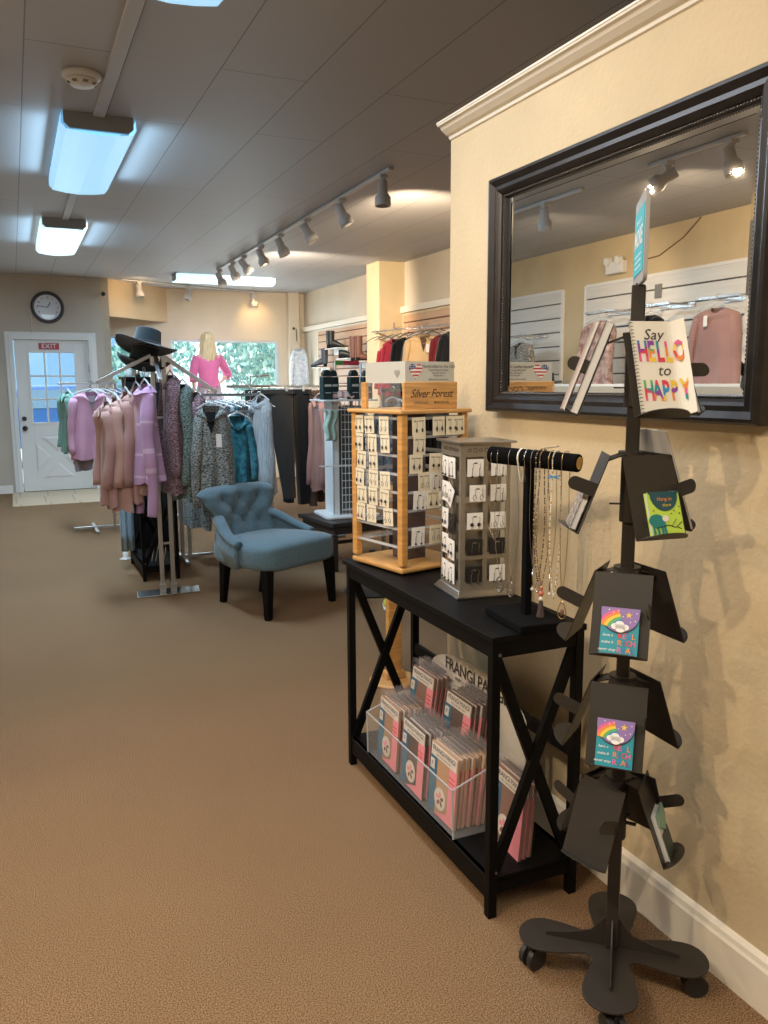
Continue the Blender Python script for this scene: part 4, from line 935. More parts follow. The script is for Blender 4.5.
# ================================================================== SLIPPER CHAIR
m_fab = mat('slate_blue_upholstery', (.105, .175, .215), .85, noise=.08, scale=60, bump=.15, bscale=300, sheen=.3, spec=.2)
m_pipe = mat('slate_blue_piping', (.07, .12, .15), .85); m_leg = mat('espresso_leg', (.003, .0025, .0025), .5, spec=.15)
chr_ = thing('slipper_chair', 'slate blue tufted slipper chair with flared back and black tapered legs', 'chair', (1.475, 5.16, 0), R(26.6))
# seat: rounded, wider at the front
def seat_fn(u, v):
    a = 2*PI*u; ph = PI*v
    ex = lambda t_, e: math.copysign(abs(t_)**e, t_)
    cx_, sy_ = ex(math.cos(a), .35), ex(math.sin(a), .35); r = ex(math.sin(ph), .30)
    y = -.03+.325*sy_*r; w_ = .325 if y < -.05 else .325-.16*(y+.05)
    z = .375+.088*ex(math.cos(ph), .45)
    if v < .5: z += .022*(1-(cx_*r)**2)*(1-(sy_*r)**2)+.012*(-sy_)
    return (w_*cx_*r, y, z)
b = MB(); b.grid(seat_fn, 64, 30, wrap=True); b.build('seat', m_fab, chr_, smooth=True)
def hwid(v):           # half width of the back with height
    pts = [(0, .285), (.22, .262), (.42, .235), (.58, .250), (.78, .300), (1, .328)]
    for (a0, w0), (a1, w1) in zip(pts, pts[1:]):
        if v <= a1: t_ = (v-a0)/(a1-a0); t_ = t_*t_*(3-2*t_); return w0+(w1-w0)*t_
    return pts[-1][1]
TUFT = [(-.50, .80), (0, .80), (.50, .80), (-.27, .60), (.27, .60), (-.55, .40), (0, .42), (.55, .40)]
def back_pt(u, v, side):
    s = u*2-1; w_ = hwid(v)
    x = w_*s; z = .36+.405*v-.035*(abs(s)**9)*(max(0, v-.7)/.3)**2+.010*(1-s*s)*v
    wing = .055*abs(s)**2.2*(1-.35*v)
    y = .235+.085*v-wing+.015*v*v
    edge = (1-abs(s)**6)*(1-max(0, (v-.86)/.14)**2)
    th = .066*(max(edge, 0)**.5)
    if side:       # front, tufted
        d = 0
        for tx, tv in TUFT:
            q = ((s-tx)*w_/.047)**2+((v-tv)*.40/.047)**2; d += .025*math.exp(-q)
        puff = .010*math.cos(s*PI*1.0*2)*0
        y -= th-d
        # shallow creases joining the buttons
        for (x1, v1), (x2, v2) in ((TUFT[0], TUFT[3]), (TUFT[1], TUFT[3]), (TUFT[1], TUFT[4]), (TUFT[2], TUFT[4]), (TUFT[3], TUFT[5]), (TUFT[3], TUFT[6]), (TUFT[4], TUFT[6]), (TUFT[4], TUFT[7])):
            ax_, az = (s-x1)*w_, (v-v1)*.40; bx_, bz = (x2-x1)*w_, (v2-v1)*.40; t_ = max(0, min(1, (ax_*bx_+az*bz)/(bx_*bx_+bz*bz))); dd = math.hypot(ax_-t_*bx_, az-t_*bz); y += .007*math.exp(-(dd/.011)**2)
    else: y += th*.45+.016
    return (x, y, z)
b = MB(); NU, NV = 72, 52
b.grid(lambda u, v: back_pt(u, v, 1), NU, NV); b.grid(lambda u, v: back_pt(1-u, v, 0), NU, NV)
f_ = [back_pt(i/NU, 1, 1) for i in range(NU+1)]; k_ = [back_pt(i/NU, 1, 0) for i in range(NU+1)]
b.add(f_+k_, [(i, i+1, i+1+NU+1, i+NU+1) for i in range(NU)])
b.build('backrest', m_fab, chr_, smooth=True)
for tx, tv in TUFT:
    p_ = back_pt((tx+1)/2, tv, 1); b = MB(); b.ball((p_[0], p_[1]-.001, p_[2]), .009, 10, sc=(1, .5, 1)); b.build('tuft_button', m_pipe, chr_, smooth=True)
for s in (-1, 1):
    # low sloping arm: a padded roll running forward from the back, with a side panel below
    path = [(s*.225, .225, .575), (s*.262, .15, .545), (s*.295, .07, .505), (s*.318, -.01, .475), (s*.330, -.085, .452)]
    pts = []
    for i in range(len(path)-1):
        for j in range(5): pts.append(Vector(path[i]).lerp(Vector(path[i+1]), j/5))
    pts.append(Vector(path[-1])); n_ = len(pts)
    a_ = MB(); a_.tube(pts, [.040-.008*i/n_ for i in range(n_)], 14, flat=.72)
    arm = a_.build('arm', m_fab, chr_, smooth=True)
    b = MB(); k = len(pts)
    vs = []
    for i, p_ in enumerate(pts):
        for dz_, off in ((0, .012), (.5, .016), (1, .0)):
            z = p_.z*(1-dz_)+.30*dz_; vs.append((p_.x+s*off-s*.006*dz_, p_.y, z))
    b.add(vs, [(i*3+j, i*3+j+1, (i+1)*3+j+1, (i+1)*3+j) for i in range(k-1) for j in range(2)])
    b.build('side_panel', m_fab, chr_, smooth=True, solid=.028)
    b = MB(); e_ = pts[-1]; b.ball(e_, .031, 14, sc=(1, .45, .8)); b.build('arm_front', m_pipe, arm, smooth=True)
for (x_, y_, fx, fy) in ((-.275, -.285, -.29, -.30), (.275, -.285, .29, -.30), (-.19, .21, -.175, .265), (.19, .21, .175, .265)):
    b = MB(); a, c_ = .030, .019; z1 = .31
    b.add([(x_-a, y_-a, z1), (x_+a, y_-a, z1), (x_+a, y_+a, z1), (x_-a, y_+a, z1), (fx-c_, fy-c_, 0), (fx+c_, fy-c_, 0), (fx+c_, fy+c_, 0), (fx-c_, fy+c_, 0)], [(0, 1, 2, 3), (7, 6, 5, 4), (4, 5, 1, 0), (5, 6, 2, 1), (6, 7, 3, 2), (7, 4, 0, 3)])
    b.build('leg', m_leg, chr_, bevel=.003)

# ================================================================== CLOTHES
def cloth(name, a, b2=None, sc=3, noise=.12, st=(1, 1, 1), contrast=(.35, .65), rough=.9): return mat(name, a, rough, noise=noise, col2=b2, scale=sc, stretch=st, contrast=contrast, spec=.15, sheen=.25)
c_green = cloth('seafoam_knit', (.14, .30, .25)); c_pink = cloth('orchid_pink_jersey', (.55, .30, .42)); c_grey = cloth('soft_grey', (.28, .25, .29)); c_peach = cloth('dusty_peach_knit', (.40, .235, .21)); c_peach2 = cloth('peach_linen', (.46, .28, .24))
c_lav = cloth('lavender_sweat', (.46, .28, .46)); c_lavs = cloth('lavender_dye_stripe', (.60, .44, .60))
c_tweed = cloth('grey_marled_knit', (.035, .045, .045), (.40, .42, .40), 75, 0, (1, 1, 3.2), (.42, .62)); c_tweedm = cloth('maroon_marled_knit', (.10, .03, .05), (.42, .32, .35), 75, 0, (1, 1, 3.2), (.42, .62)); c_tweedg = cloth('green_grey_marled_knit', (.03, .06, .055), (.28, .36, .33), 75, 0, (1, 1, 3.2), (.42, .62))
c_teal = cloth('teal_print', (.012, .07, .10), (.04, .19, .23), 28, 0); c_ice = cloth('ice_blue_tee', (.36, .44, .48), (.60, .66, .68), 30, 0); c_stripe = cloth('grey_stripe_knit', (.22, .24, .26), (.46, .46, .46), 18, 0, (9, 9, .4)); c_char = cloth('charcoal_trouser', (.042, .044, .046)); c_blk = cloth('black_cloth', (.008, .009, .012)); c_brn = cloth('brown_cloth', (.10, .065, .05)); c_navy = cloth('navy_cloth', (.008, .015, .035))
c_rose = cloth('dusty_rose_wool', (.36, .22, .21)); c_plaid = cloth('grey_plaid', (.05, .055, .06), (.16, .16, .17), 30, 0); c_mint = cloth('mint_cloth', (.40, .55, .48)); c_red = cloth('crimson_cloth', (.28, .02, .04)); c_cream = cloth('cream_cardigan', (.72, .50, .27)); c_burg = cloth('burgundy_cloth', (.17, .02, .03)); c_tunic = cloth('blue_floral_tunic', (.45, .55, .66), (.74, .76, .80), 22, 0); c_lb = cloth('pale_blue_drape', (.25, .34, .40))
def hanger(label, loc, rz, w=.38, group=None, m=None, z=0):
    t = thing('clothes_hanger', label, 'hanger', loc, rz, group)
    b = MB(); b.tube([(.018*math.cos(R(a_)), 0, -.018+.018*math.sin(R(a_))) for a_ in range(200, -61, -20)]+[(0, 0, -.045), (0, 0, -.075)], .0022, 6); b.build('hook', m_steel, t)
    b = MB(); b.tube([(-w/2, 0, -.125), (-w/4, 0, -.095), (0, 0, -.075), (w/4, 0, -.095), (w/2, 0, -.125)], .006, 6); b.build('shoulder_bar', m or m_clearhang, t)
    return t
def garment(name, label, cat, loc, rz, w, L, m, sleeve=.5, dep=.09, seed=0, neck='v', open_front=False, group=None, tagc=None, inner=None, stripe=None, hem=1.08, hang=True, hlabel=None, swing=.0, cuff=None, body=1.0, rowsn=26):
    """loc = top of the hanger hook; hangs in its local x-z plane"""
    if hang: hanger(hlabel or ('clear hanger carrying the '+label[:70].split(',')[0]), loc, rz, w*.86, 'clear hangers on the clothes racks')
    rng = random.Random(seed); ph = [rng.uniform(0, 6.28) for _ in range(6)]
    t = thing(name, label, cat, (loc[0], loc[1], loc[2]-.095), rz, group)
    def bodyf(u, v):
        a = 2*PI*u; zt = v
        if zt < .14: k = zt/.14; hwv = .055+(w/2-.055)*(k**.75); hd = .030+(dep*.42)*k; z = -.012-.058*k
        else: k = (zt-.14)/.86; hwv = w/2*(1-.10*math.sin(min(1, k*1.6)*PI)*.5+(hem-1)*k); hd = dep*(.45+.25*k); z = -.07-(L-.07)*k
        c_, s_ = math.cos(a), math.sin(a)
        fold = (.012+.020*max(0, zt-.2))*(math.sin(a*5+ph[0])+.6*math.sin(a*9+ph[1]+zt*2))*max(0, zt-.10)*body
        x = hwv*c_*(1+.0)+fold*.5*c_; y = (hd+fold)*math.copysign(abs(s_)**.8, s_)
        if zt < .22 and s_ < 0:      # neck opening dips at the front
            dip = (.11 if neck == 'v' else .045)*math.exp(-(x/(.048 if neck == 'v' else .06))**2)*(1-zt/.22); z -= dip
        if zt > .97: z += .012*math.sin(a*4+ph[2])
        return (x, y, z)
    b = MB(); b.grid(bodyf, 52, rowsn, wrap=True); 
    if stripe:
        for i, f_ in enumerate(b.f):
            zc = sum(b.v[j][2] for j in f_)/4
            if any(abs(zc+s_*L) < .009 for s_ in stripe[1]): b.m[i] = 1
    b.build('body_panel', [m, stripe[0]] if stripe else m, t, smooth=True)
    if open_front or inner:
        b = MB(); b.add([(-.034, -dep*.50, -.05), (.034, -dep*.50, -.05), (.024, -dep*.56, -.12), (-.0, -dep*.60, -.20), (-.024, -dep*.56, -.12)], [(0, 1, 2, 3, 4)]); b.build('neck_lining', inner or m, t)
    if sleeve:
        for s in (-1, 1):
            Ls = sleeve; n_ = 12 if rowsn < 30 else 50; pts = []; rr = []
            for i in range(n_+1):
                k = i/n_; x = s*(w/2-.035+.060*math.sin(k*PI*.55)-.02*k); y = -.012-(.030+swing)*k-.012*math.sin(k*6+ph[3]); z = -.075-.03*0-Ls*k
                pts.append((x, y, z)); rr.append((.050-.017*k)*(1+.07*math.sin(k*17+ph[4])))
            rr[0] = .04; rr[-1] = rr[-2]*(1.05)
            b = MB(); b.tube(pts, rr, 12, flat=.68)
            if stripe:
                for i, f_ in enumerate(b.f):
                    zc = sum(b.v[j][2] for j in f_)/len(f_)
                    if any(abs(zc+s_*L*.93) < .012 for s_ in stripe[1]): b.m[i] = 1
            b.build('sleeve', [m, stripe[0]] if stripe else (m if not cuff else m), t, smooth=True)
    if tagc:
        MB().box((tagc[0], -dep*.5-.035, tagc[1]), (.036, .001, .088)).build('price_tag', m_cardw, t)
    return t
def trousers(label, loc, rz, w, L, m, seed=0, group=None, spread=.03, dep=.05):
    rng = random.Random(seed); p_ = [rng.uniform(0, 6) for _ in range(4)]
    t = thing('trousers', label, 'trousers', (loc[0], loc[1], loc[2]-.06), rz, group)
    b = MB()
    for s in (-1, 1):
        def lf(u, v, s=s):
            a = 2*PI*u; z = -L*v; k = v
            if v < .28: cx_ = s*w*.25; hw_ = w*.255
            else: q = (v-.28)/.72; cx_ = s*(w*.25+spread*q); hw_ = w*.255*(1-.45*q)
            fold = .006*math.sin(a*4+p_[0]+s)*(.3+v)
            return (cx_+hw_*math.cos(a), (dep*(.7+.3*math.sin(v*3))+fold)*math.sin(a), z)
        b.grid(lf, 26, 22, wrap=True)
    b.build('legs_panel', m, t, smooth=True)
    MB().bx(-w*.5, w*.5, -dep*.75, dep*.75, -.045, .003).build('waistband', m, t, bevel=.006)
    h_ = thing('clip_hanger', 'clip hanger gripping the '+label.split(',')[0], 'hanger', loc, rz, 'clip hangers on the trouser rack')
    q = MB(); q.tube([(.016*math.cos(R(a_)), 0, -.016+.016*math.sin(R(a_))) for a_ in range(200, -61, -20)]+[(0, 0, -.035)], .002, 6); q.build('hook', m_steel, h_)
    MB().tube([(-w*.42, 0, -.037), (w*.42, 0, -.037)], .003, 6).build('cross_wire', m_steel, h_)
    for s in (-1, 1): MB().bx(s*w*.36-.012, s*w*.36+.012, -dep*.85, dep*.85, -.075, -.03).build('clip', m_clearhang, h_)
    return t

# ---- two post chrome rack with slanting arms, hats on top
m_satin = mat('satin_chrome', (.58, .60, .62), .3, .9)
RX, RY = .905, 5.72
r1 = thing('garment_rack', 'chrome two post garment rack with slanting arms and flat floor plate', 'clothes rack', (RX, RY, 0))
b = MB(); b.add([(-.225, -.085, 0), (.20, -.085, 0), (.225, .09, 0), (-.20, .09, 0), (-.225, -.085, .012), (.20, -.085, .012), (.225, .09, .012), (-.20, .09, .012)], [(3, 2, 1, 0), (4, 5, 6, 7), (0, 1, 5, 4), (1, 2, 6, 5), (2, 3, 7, 6), (3, 0, 4, 7)]); b.build('floor_plate', mat('plate_chrome', (.60, .58, .55), .25, 1), r1, bevel=.002)
for s in (-1, 1):
    MB().bx(s*.037-.014, s*.037+.014, -.012, .012, .012, 1.635).build('post', m_satin, r1, bevel=.002)
    b = MB(); b.bx(s*.037-.02, s*.037+.02, -.018, .018, .012, .07); b.build('post_socket', m_satin, r1, bevel=.002)
for z in (.35, 1.22): MB().bx(-.025, .025, -.008, .008, z, z+.014).build('cross_link', m_satin, r1)
arms = [((-.045, 0, 1.64), (-.40, -.02, 1.462)), ((.045, 0, 1.63), (.345, -.20, 1.395)), ((-.02, -.01, 1.62), (-.045, -.36, 1.47)), ((.03, .01, 1.62), (.05, .36, 1.47))]
for a_, c_ in arms: MB().bar(a_, c_, .022, .024).build('slanting_arm', m_satin, r1, bevel=.002)
def on_arm(i, k): a_, c_ = arms[i]; p_ = Vector(a_).lerp(Vector(c_), k); return (RX+p_.x, RY+p_.y, p_.z+.016)
g_ = 'dusty peach tops on the left arm of the chrome rack'
for k, lb, mm, L, sl in ((.93, 'outermost dusty peach open cardigan at the tip of the left arm', c_peach, .70, .50), (.78, 'second dusty peach cardigan from the tip of the left arm', c_peach2, .76, .52), (.58, 'third peach top from the tip with dark neckline', c_peach, .74, .55), (.38, 'fourth peach top, nearest the posts on the left arm', c_peach2, .72, .57)):
    garment('cardigan', lb, 'cardigan', (on_arm(0, k)[0]+.03, on_arm(0, k)[1], on_arm(0, k)[2]-.045), R(-82), .25, L, mm, sl, .085, int(k*90), open_front=True, inner=c_brn if k == .58 else mm, group=g_, hlabel='clear hanger under the '+lb[:60])
garment('sweatshirt', 'lavender tie dyed sweatshirt hanging beside the chrome rack posts', 'sweatshirt', (RX-.115, RY-.16, 1.56), R(-76), .20, .66, c_lav, .80, .10, 5, neck='r', stripe=(c_lavs, (.42, .72, .93)), rowsn=80, hlabel='clear hanger under the lavender tie dyed sweatshirt')
g_ = 'marled knits on the right arm of the chrome rack'
for k, lb, mm, L, rz_, tg in ((.12, 'maroon marled knit sweater, closest to the posts on the right arm', c_tweedm, .92, -84, None), (.38, 'green grey marled knit sweater, second on the right arm', c_tweedg, .90, -80, None), (.62, 'maroon grey marled sweater, third on the right arm', c_tweedm, .84, -76, None), (1.0, 'grey marled knit sweater with white price tag at the front of the right arm', c_tweed, .78, -16, (.05, -.24))):
    garment('sweater', lb, 'sweater', (on_arm(1, k)[0], RY-.02+.04*(1-k), on_arm(1, k)[2]) if tg is None else (RX+.305, RY-.19, 1.41), R(rz_), .26 if tg is None else .215, L-.10, mm, .62, .10, int(k*77), group=g_, tagc=tg, inner=c_blk if tg else None, hlabel='clear hanger under the '+' '.join(lb.split(',')[0].split()[:9]))
# ---- hats
m_hat = mat('black_felt_hat', (.010, .017, .020), .85, spec=.2, sheen=.3)
def hat(label, loc, rx, ry, rz, R0=.20, dr=.03):
    t = thing('felt_hat', label, 'hat', loc); t.rotation_euler = (R(rx), R(ry), R(rz))
    b = MB(); n_ = 48
    def br(u, v):
        a = 2*PI*u; r = .088+(R0-.088)*v; return (r*1.02*math.cos(a), r*.9*math.sin(a), .0+.030*v*v*abs(math.cos(a))**2-dr*v*v*abs(math.sin(a)))
    b.grid(br, n_, 10, wrap=True); b.build('brim', m_hat, t, smooth=True, solid=.005)
    def cr_(u, v):
        a = 2*PI*u
        if v < .8: k = v/.8; r = .090-.012*k; z = .115*k
        else: k = (v-.8)/.2; r = .078*(1-k); z = .115+.010*math.sin(k*PI)-.028*k*abs(math.cos(a))*0-.022*k
        return (r*1.05*math.cos(a), r*.88*math.sin(a), z)
    b = MB(); b.grid(cr_, n_, 18, wrap=True); b.build('crown', m_hat, t, smooth=True)
    b = MB(); b.lathe([(.0925, .002), (.0925, .024), (.089, .024)], n_); o_ = b.build('hat_band', c_blk, t, smooth=True); o_.scale = (1.05, .88, 1); return t
hat('black wide brimmed felt hat tilted on top of the chrome rack posts', (RX-.065, RY+.01, 1.70), -8, 14, 12, .205)
hat('second black felt hat hanging just under the tilted one', (RX-.075, RY+.10, 1.61), 10, 10, -10, .175, .05)

# ---- small black console with crossed ends, behind the rack
console('console_table', 'small black shelf table with crossed ends behind the chrome rack', (.925, 6.47, 0), 0, .70, .27, .72, .4)
t = thing('display_tower', 'tall black display cabinet standing behind the small black table', 'cabinet', (1.015, 7.16, 0))
b = MB(); b.bx(-.17, .17, -.12, .12, 0, 1.49); b.build('cabinet_body', c_blk, t, bevel=.004)
MB().bx(-.19, .19, -.14, .14, 1.49, 1.51).build('cabinet_top', m_black, t)
for i, x_ in enumerate((-.13, -.06, .01, .09)):
    o_ = tag(MB().lathe([(.024, 0), (.028, .03), (.020, .06), (.012, .075), (.014, .09)], 14).build('glass_ornament', m_silv if i % 2 else m_clearhang, smooth=True), '%s small shiny ornament from the left on top of black cabinet' % ['first', 'second', 'third', 'fourth'][i], 'ornament', 'ornaments on the black cabinet'); o_.location = (1.015+x_, 7.1, 1.511)
for i in range(4):
    o_ = tag(MB().box((0, 0, 0), (.17-.01*i, .20, .028)).build('folded_garment', [c_blk, c_char, c_navy, c_tweed][i], bevel=.01), '%s folded dark garment counting up on the small black table' % ['first', 'second', 'third', 'fourth'][i], 'folded clothes', 'folded garments on the small black table'); o_.location = (.90, 6.25, .735+.0295*i)
t = thing('wire_stand', 'small silver wire stand on the lower shelf of the small black table', 'wire stand', (.95, 6.35, .116))
for k in range(4): MB().tube([(-.07+.03*k, -.06, 0), (-.03+.03*k, 0, .13), (.02+.03*k, .06, 0)], .003, 6).build('wire', m_chrome, t)
o_ = tag(MB().grid(lambda u, v: ((u-.5)*.10, .012*math.sin(u*14), -.56*v), 20, 4).build('hanging_scarf', c_lb, smooth=True, solid=.006), 'pale blue cloth strip hanging at the left of the small black table', 'scarf'); o_.location = (.745, 6.55, .72)
o_ = tag(MB().lathe([(.045, 0), (.05, .008), (.028, .016), (.02, .03), (.022, .06), (0, .065)], 20).build('white_dish', m_whiteplastic, smooth=True), 'small white round dish on the carpet by the small black table', 'dish'); o_.location = (.77, 7.0, 0)

# ---- left rear rack: straight rail, pink tops
r2 = thing('garment_rack', 'chrome straight rail garment rack in front of the exit door', 'clothes rack', (.80, 8.6, 0))
for (a_, c_, w_, n_) in (((-.40, 0, 1.46), (.14, 0, 1.46), .022, 'rail'), ((-.33, 0, .03), (.16, 0, .03), .035, 'foot_bar'), ((.06, 0, .03), (.06, 0, 1.46), .028, 'post'), ((.135, 0, .03), (.135, 0, 1.46), .028, 'post'), ((-.13, -.28, .02), (-.13, .28, .02), .03, 'foot_bar')):
    MB().bar(a_, c_, w_, .02 if n_ != 'post' else .028, up=(0, 0, 1) if n_ != 'post' else (0, 1, 0)).build(n_, m_satin, r2, bevel=.002)
z_ = 1.485
garment('knit_top', 'seafoam green knit top at the left end of the rear rail', 'top', (.50, 8.85, z_), R(-80), .38, .62, c_green, .50, .09, 1, hlabel='clear hanger under the seafoam green knit top')
garment('knit_top', 'orchid pink V neck top facing forward on the rear rail', 'top', (.70, 8.50, z_), R(-4), .40, .66, c_pink, .52, .08, 2, inner=c_grey, hlabel='clear hanger under the orchid pink V neck top')
garment('knit_top', 'grey lilac top showing below the orchid pink one', 'top', (.70, 8.60, z_), R(-8), .36, .78, c_grey, .4, .07, 3, hlabel='clear hanger under the grey lilac top')
garment('knit_top', 'second pink top hanging behind the orchid pink one', 'top', (.70, 8.66, z_), R(-12), .37, .72, c_pink, .55, .07, 4, hlabel='clear hanger under the second pink top')
for i, x_ in enumerate((.70, .76, .82, .87)):
    hanger('%s empty clear hanger from the left on the rear rail' % ['first', 'second', 'third', 'fourth'][i], (x_, 8.6, z_), R(-70+8*i), .34, 'empty clear hangers on the rear rail')

# ---- middle rack: chrome rails with teal top, striped knit, tees
r3 = thing('garment_rack', 'chrome box frame garment rack behind the blue chair', 'clothes rack', (1.56, 6.75, 0))
for x_ in (-.36, -.30, .32):
    MB().bx(x_-.014, x_+.014, -.014, .014, .02, 1.36).build('post', m_satin, r3, bevel=.002)
for (a_, c_) in (((-.38, 0, .04), (.36, 0, .04)), ((-.36, -.22, .02), (-.36, .24, .02)), ((.32, -.22, .02), (.32, .24, .02)), ((-.38, 0, 1.36), (.36, 0, 1.36)), ((-.38, -.10, 1.22), (.36, -.10, 1.22))): MB().bar(a_, c_, .026, .022).build('rail', m_satin, r3, bevel=.002)
def mid(name, lb, cat, x_, y_, z, rz_, w_, L, mm, sl, sd, **k): garment(name, lb, cat, (x_, y_, z), R(rz_), w_, L, mm, sl, .08, sd, hlabel='clear hanger under the '+' '.join(lb.split()[:8]), **k)
mid('blouse', 'teal printed blouse hanging above the back of the blue chair', 'blouse', 1.53, 6.10, 1.315, -10, .22, .62, c_teal, .42, 21)
mid('t_shirt', 'ice blue short sleeved tee behind the tagged grey sweater', 'tee', 1.42, 6.30, 1.30, -14, .26, .55, c_ice, .22, 22, neck='r')
mid('sweater', 'grey striped knit with long sleeves, right end of middle rack', 'sweater', 1.86, 6.60, 1.44, -75, .30, .80, c_stripe, .72, 23, neck='r')
mid('sweater', 'dark navy top squeezed between the tees and the teal blouse', 'top', 1.46, 6.60, 1.33, -75, .36, .60, c_navy, .4, 24)
mid('sweater', 'grey marled cardigan hanging low behind the tagged sweater', 'sweater', 1.28, 6.45, 1.26, -70, .30, .84, c_tweed, .5, 25)
for i in range(8): hanger('%s empty hanger from the left on the middle rack' % ['first', 'second', 'third', 'fourth', 'fifth', 'sixth', 'seventh', 'eighth'][i], (1.36+.075*i, 6.75, 1.385), R(-75+(i*37) % 40), .34, 'empty hangers on the middle rack')
# ---- far rail in front of the window with more hangers
r4 = thing('garment_rack', 'tall chrome rail rack standing before the front window', 'clothes rack', (2.3, 9.0, 0))
for a_, c_ in (((-.75, 0, 1.33), (.35, 0, 1.33)), ((-.15, 0, 1.42), (.42, 0, 1.42))): MB().bar(a_, c_, .02, .03).build('rail', m_satin, r4)
MB().tube([(.12, 0, 1.33), (.12, 0, 1.53), (.33, 0, 1.54), (.34, 0, 1.50)], .010, 8).build('hook_arm', m_satin, r4)
for x_ in (-.72, .33): MB().bx(x_-.014, x_+.014, -.014, .014, 0, 1.42 if x_ > 0 else 1.33).build('post', m_satin, r4); 
for x_ in (-.72, .33): MB().bx(x_-.014, x_+.014, -.25, .25, 0, .02).build('foot_bar', m_satin, r4)
for i in range(9):
    nm = ['first', 'second', 'third', 'fourth', 'fifth', 'sixth', 'seventh', 'eighth', 'ninth'][i]
    garment('knit_top', '%s dark toned top from the left on the rack before the window' % nm, 'top', (1.66+.075*i, 9.0, 1.36), R(-80+(i*23) % 30), .38, .72, [c_blk, c_teal, c_navy, c_tweedg, c_grey, c_plaid, c_lb, c_teal, c_char][i], .5, .07, 40+i, group='tops on the rack before the window', hlabel='%s clear hanger from the left on the rack before the window' % nm)
# ---- trouser rack
r5 = thing('garment_rack', 'dark rail rack holding the long charcoal trousers', 'clothes rack', (2.42, 7.85, 0))
MB().bar((-.32, 0, 1.42), (.75, 0, 1.42), .02, .02).build('rail', m_satin, r5)
for x_ in (-.31, .74): MB().bx(x_-.014, x_+.014, -.014, .014, 0, 1.42).build('post', m_blackmetal, r5); MB().bx(x_-.014, x_+.014, -.25, .25, 0, .02).build('foot_bar', m_blackmetal, r5)
gt = 'long trousers on the dark rail rack'
trousers('charcoal trousers facing forward, widest pair on the dark rail', (2.25, 7.70, 1.45), R(-4), .46, 1.06, c_char, 1, gt, .065)
trousers('navy black trousers behind the charcoal pair, slightly left', (2.36, 7.90, 1.45), R(-15), .40, 1.12, c_navy, 2, gt, .02)
trousers('black trousers right of the charcoal pair', (2.56, 7.86, 1.45), R(-50), .36, 1.14, c_blk, 3, gt, .0)
trousers('taupe brown trousers hanging third to the right on dark rail', (2.68, 7.88, 1.44), R(-65), .34, 1.16, c_brn, 4, gt, .0)
trousers('dark brown trousers hanging farthest right on dark rail', (2.77, 7.88, 1.44), R(-75), .34, 1.12, cloth('deep_brown', (.045, .03, .028)), 5, gt, .0)
garment('cardigan', 'long dusty rose cardigan beside the white spinner rack', 'cardigan', (2.70, 7.52, 1.43), R(-80), .26, .92, c_rose, .80, .09, 61, hlabel='clear hanger under the long dusty rose cardigan')
garment('cardigan', 'grey plaid shirt hanging behind the white spinner rack', 'shirt', (2.86, 7.72, 1.43), R(-65), .34, .84, c_plaid, .5, .08, 62, hlabel='clear hanger under the grey plaid shirt')
o_ = tag(MB().grid(lambda u, v: ((u-.5)*.34, (v-.5)*.24, .012+.008*math.sin(u*9)*math.sin(v*7)), 12, 10).build('folded_jeans', c_lb, smooth=True, solid=.02), 'pale blue cloth lying folded on the carpet below the trousers', 'folded clothes'); o_.location = (2.63, 7.25, .005)
# ================================================================== BOOTS AND SHELVES ON THE SLATWALL
def wall_shelf(label, x, y, z, w=.30, d=.16):
    t = thing('wall_shelf', label, 'shelf', (x, y, z), 0, 'small white shoe shelves on the slatwall')
    MB().bx(-d/2, d/2, -w/2, w/2, -.014, 0).build('shelf_board', m_white, t, bevel=.003); MB().bx(d/2-.02, d/2+.0, -w/2, w/2, -.09, -.014).build('mounting_strip', m_white, t)
wall_shelf('white shelf under the tall black boot', 4.25, 11.10, 1.945, .50); wall_shelf('white shelf under the black low shoe', 4.25, 10.70, 1.79, .42)
wall_shelf('white shelf under the slim heeled boot', 4.25, 11.75, 1.69, .34)
m_bleather = mat('black_leather', (.018, .022, .024), .4, spec=.5); m_bleather2 = mat('slate_leather', (.07, .09, .12), .4); m_brleather = mat('brown_leather', (.17, .07, .05), .45)
def boot(name, label, loc, rz, hgt, m, heel=.03, k=1.0):
    t = thing(name, label, 'boot' if hgt > .12 else 'shoe', loc, rz)
    b = MB(); n_ = 16; vs = []
    secs = [(-.10, .030, .0), (-.06, .036, .0), (0, .040, .0), (.06, .046, .0), (.11, .044, .0), (.145, .028, 0)]
    tops = [.10, .105, .10, .072, .055, .035]
    prof_ = []
    for (x_, w_, _), tp in zip(secs, tops):
        for i in range(n_):
            a = 2*PI*i/n_; prof_.append((w_*math.cos(a)*k, -x_*k, (heel*(.5-x_/.3 if x_ < .1 else 0)+tp*.5+tp*.5*math.sin(a))*k))
    b.add(prof_, [(i*n_+j, i*n_+(j+1) % n_, (i+1)*n_+(j+1) % n_, (i+1)*n_+j) for i in range(5) for j in range(n_)]+[tuple(range(n_)), tuple(range(6*n_-1, 5*n_-1, -1))])
    b.build('foot_part', m, t, smooth=True)
    if hgt > .12:
        b = MB(); b.grid(lambda u, v: ((.040+.010*v)*math.cos(2*PI*u)*k, (.060+(.050+.008*v)*math.sin(2*PI*u))*k, (.05+(hgt-.05)*v)*k), 20, 8, wrap=True); b.build('shaft', m, t, smooth=True)
    MB().bx(-.032*k, .032*k, .045*k, .10*k, -.0, heel*k+.012).build('heel', m_black, t); MB().bx(-.036*k, .036*k, -.13*k, .06*k, 0, .012).build('sole', m_black, t, bevel=.004)
    return t
boot('ankle_boot', 'tall black boot on the topmost white wall shelf', (4.24, 11.12, 1.946), R(60), .24, m_bleather, .03, 1.0)
boot('ankle_boot', 'second black boot of the pair, just behind the tall black boot', (4.27, 11.24, 1.946), R(60), .24, m_bleather, .03, 1.0)
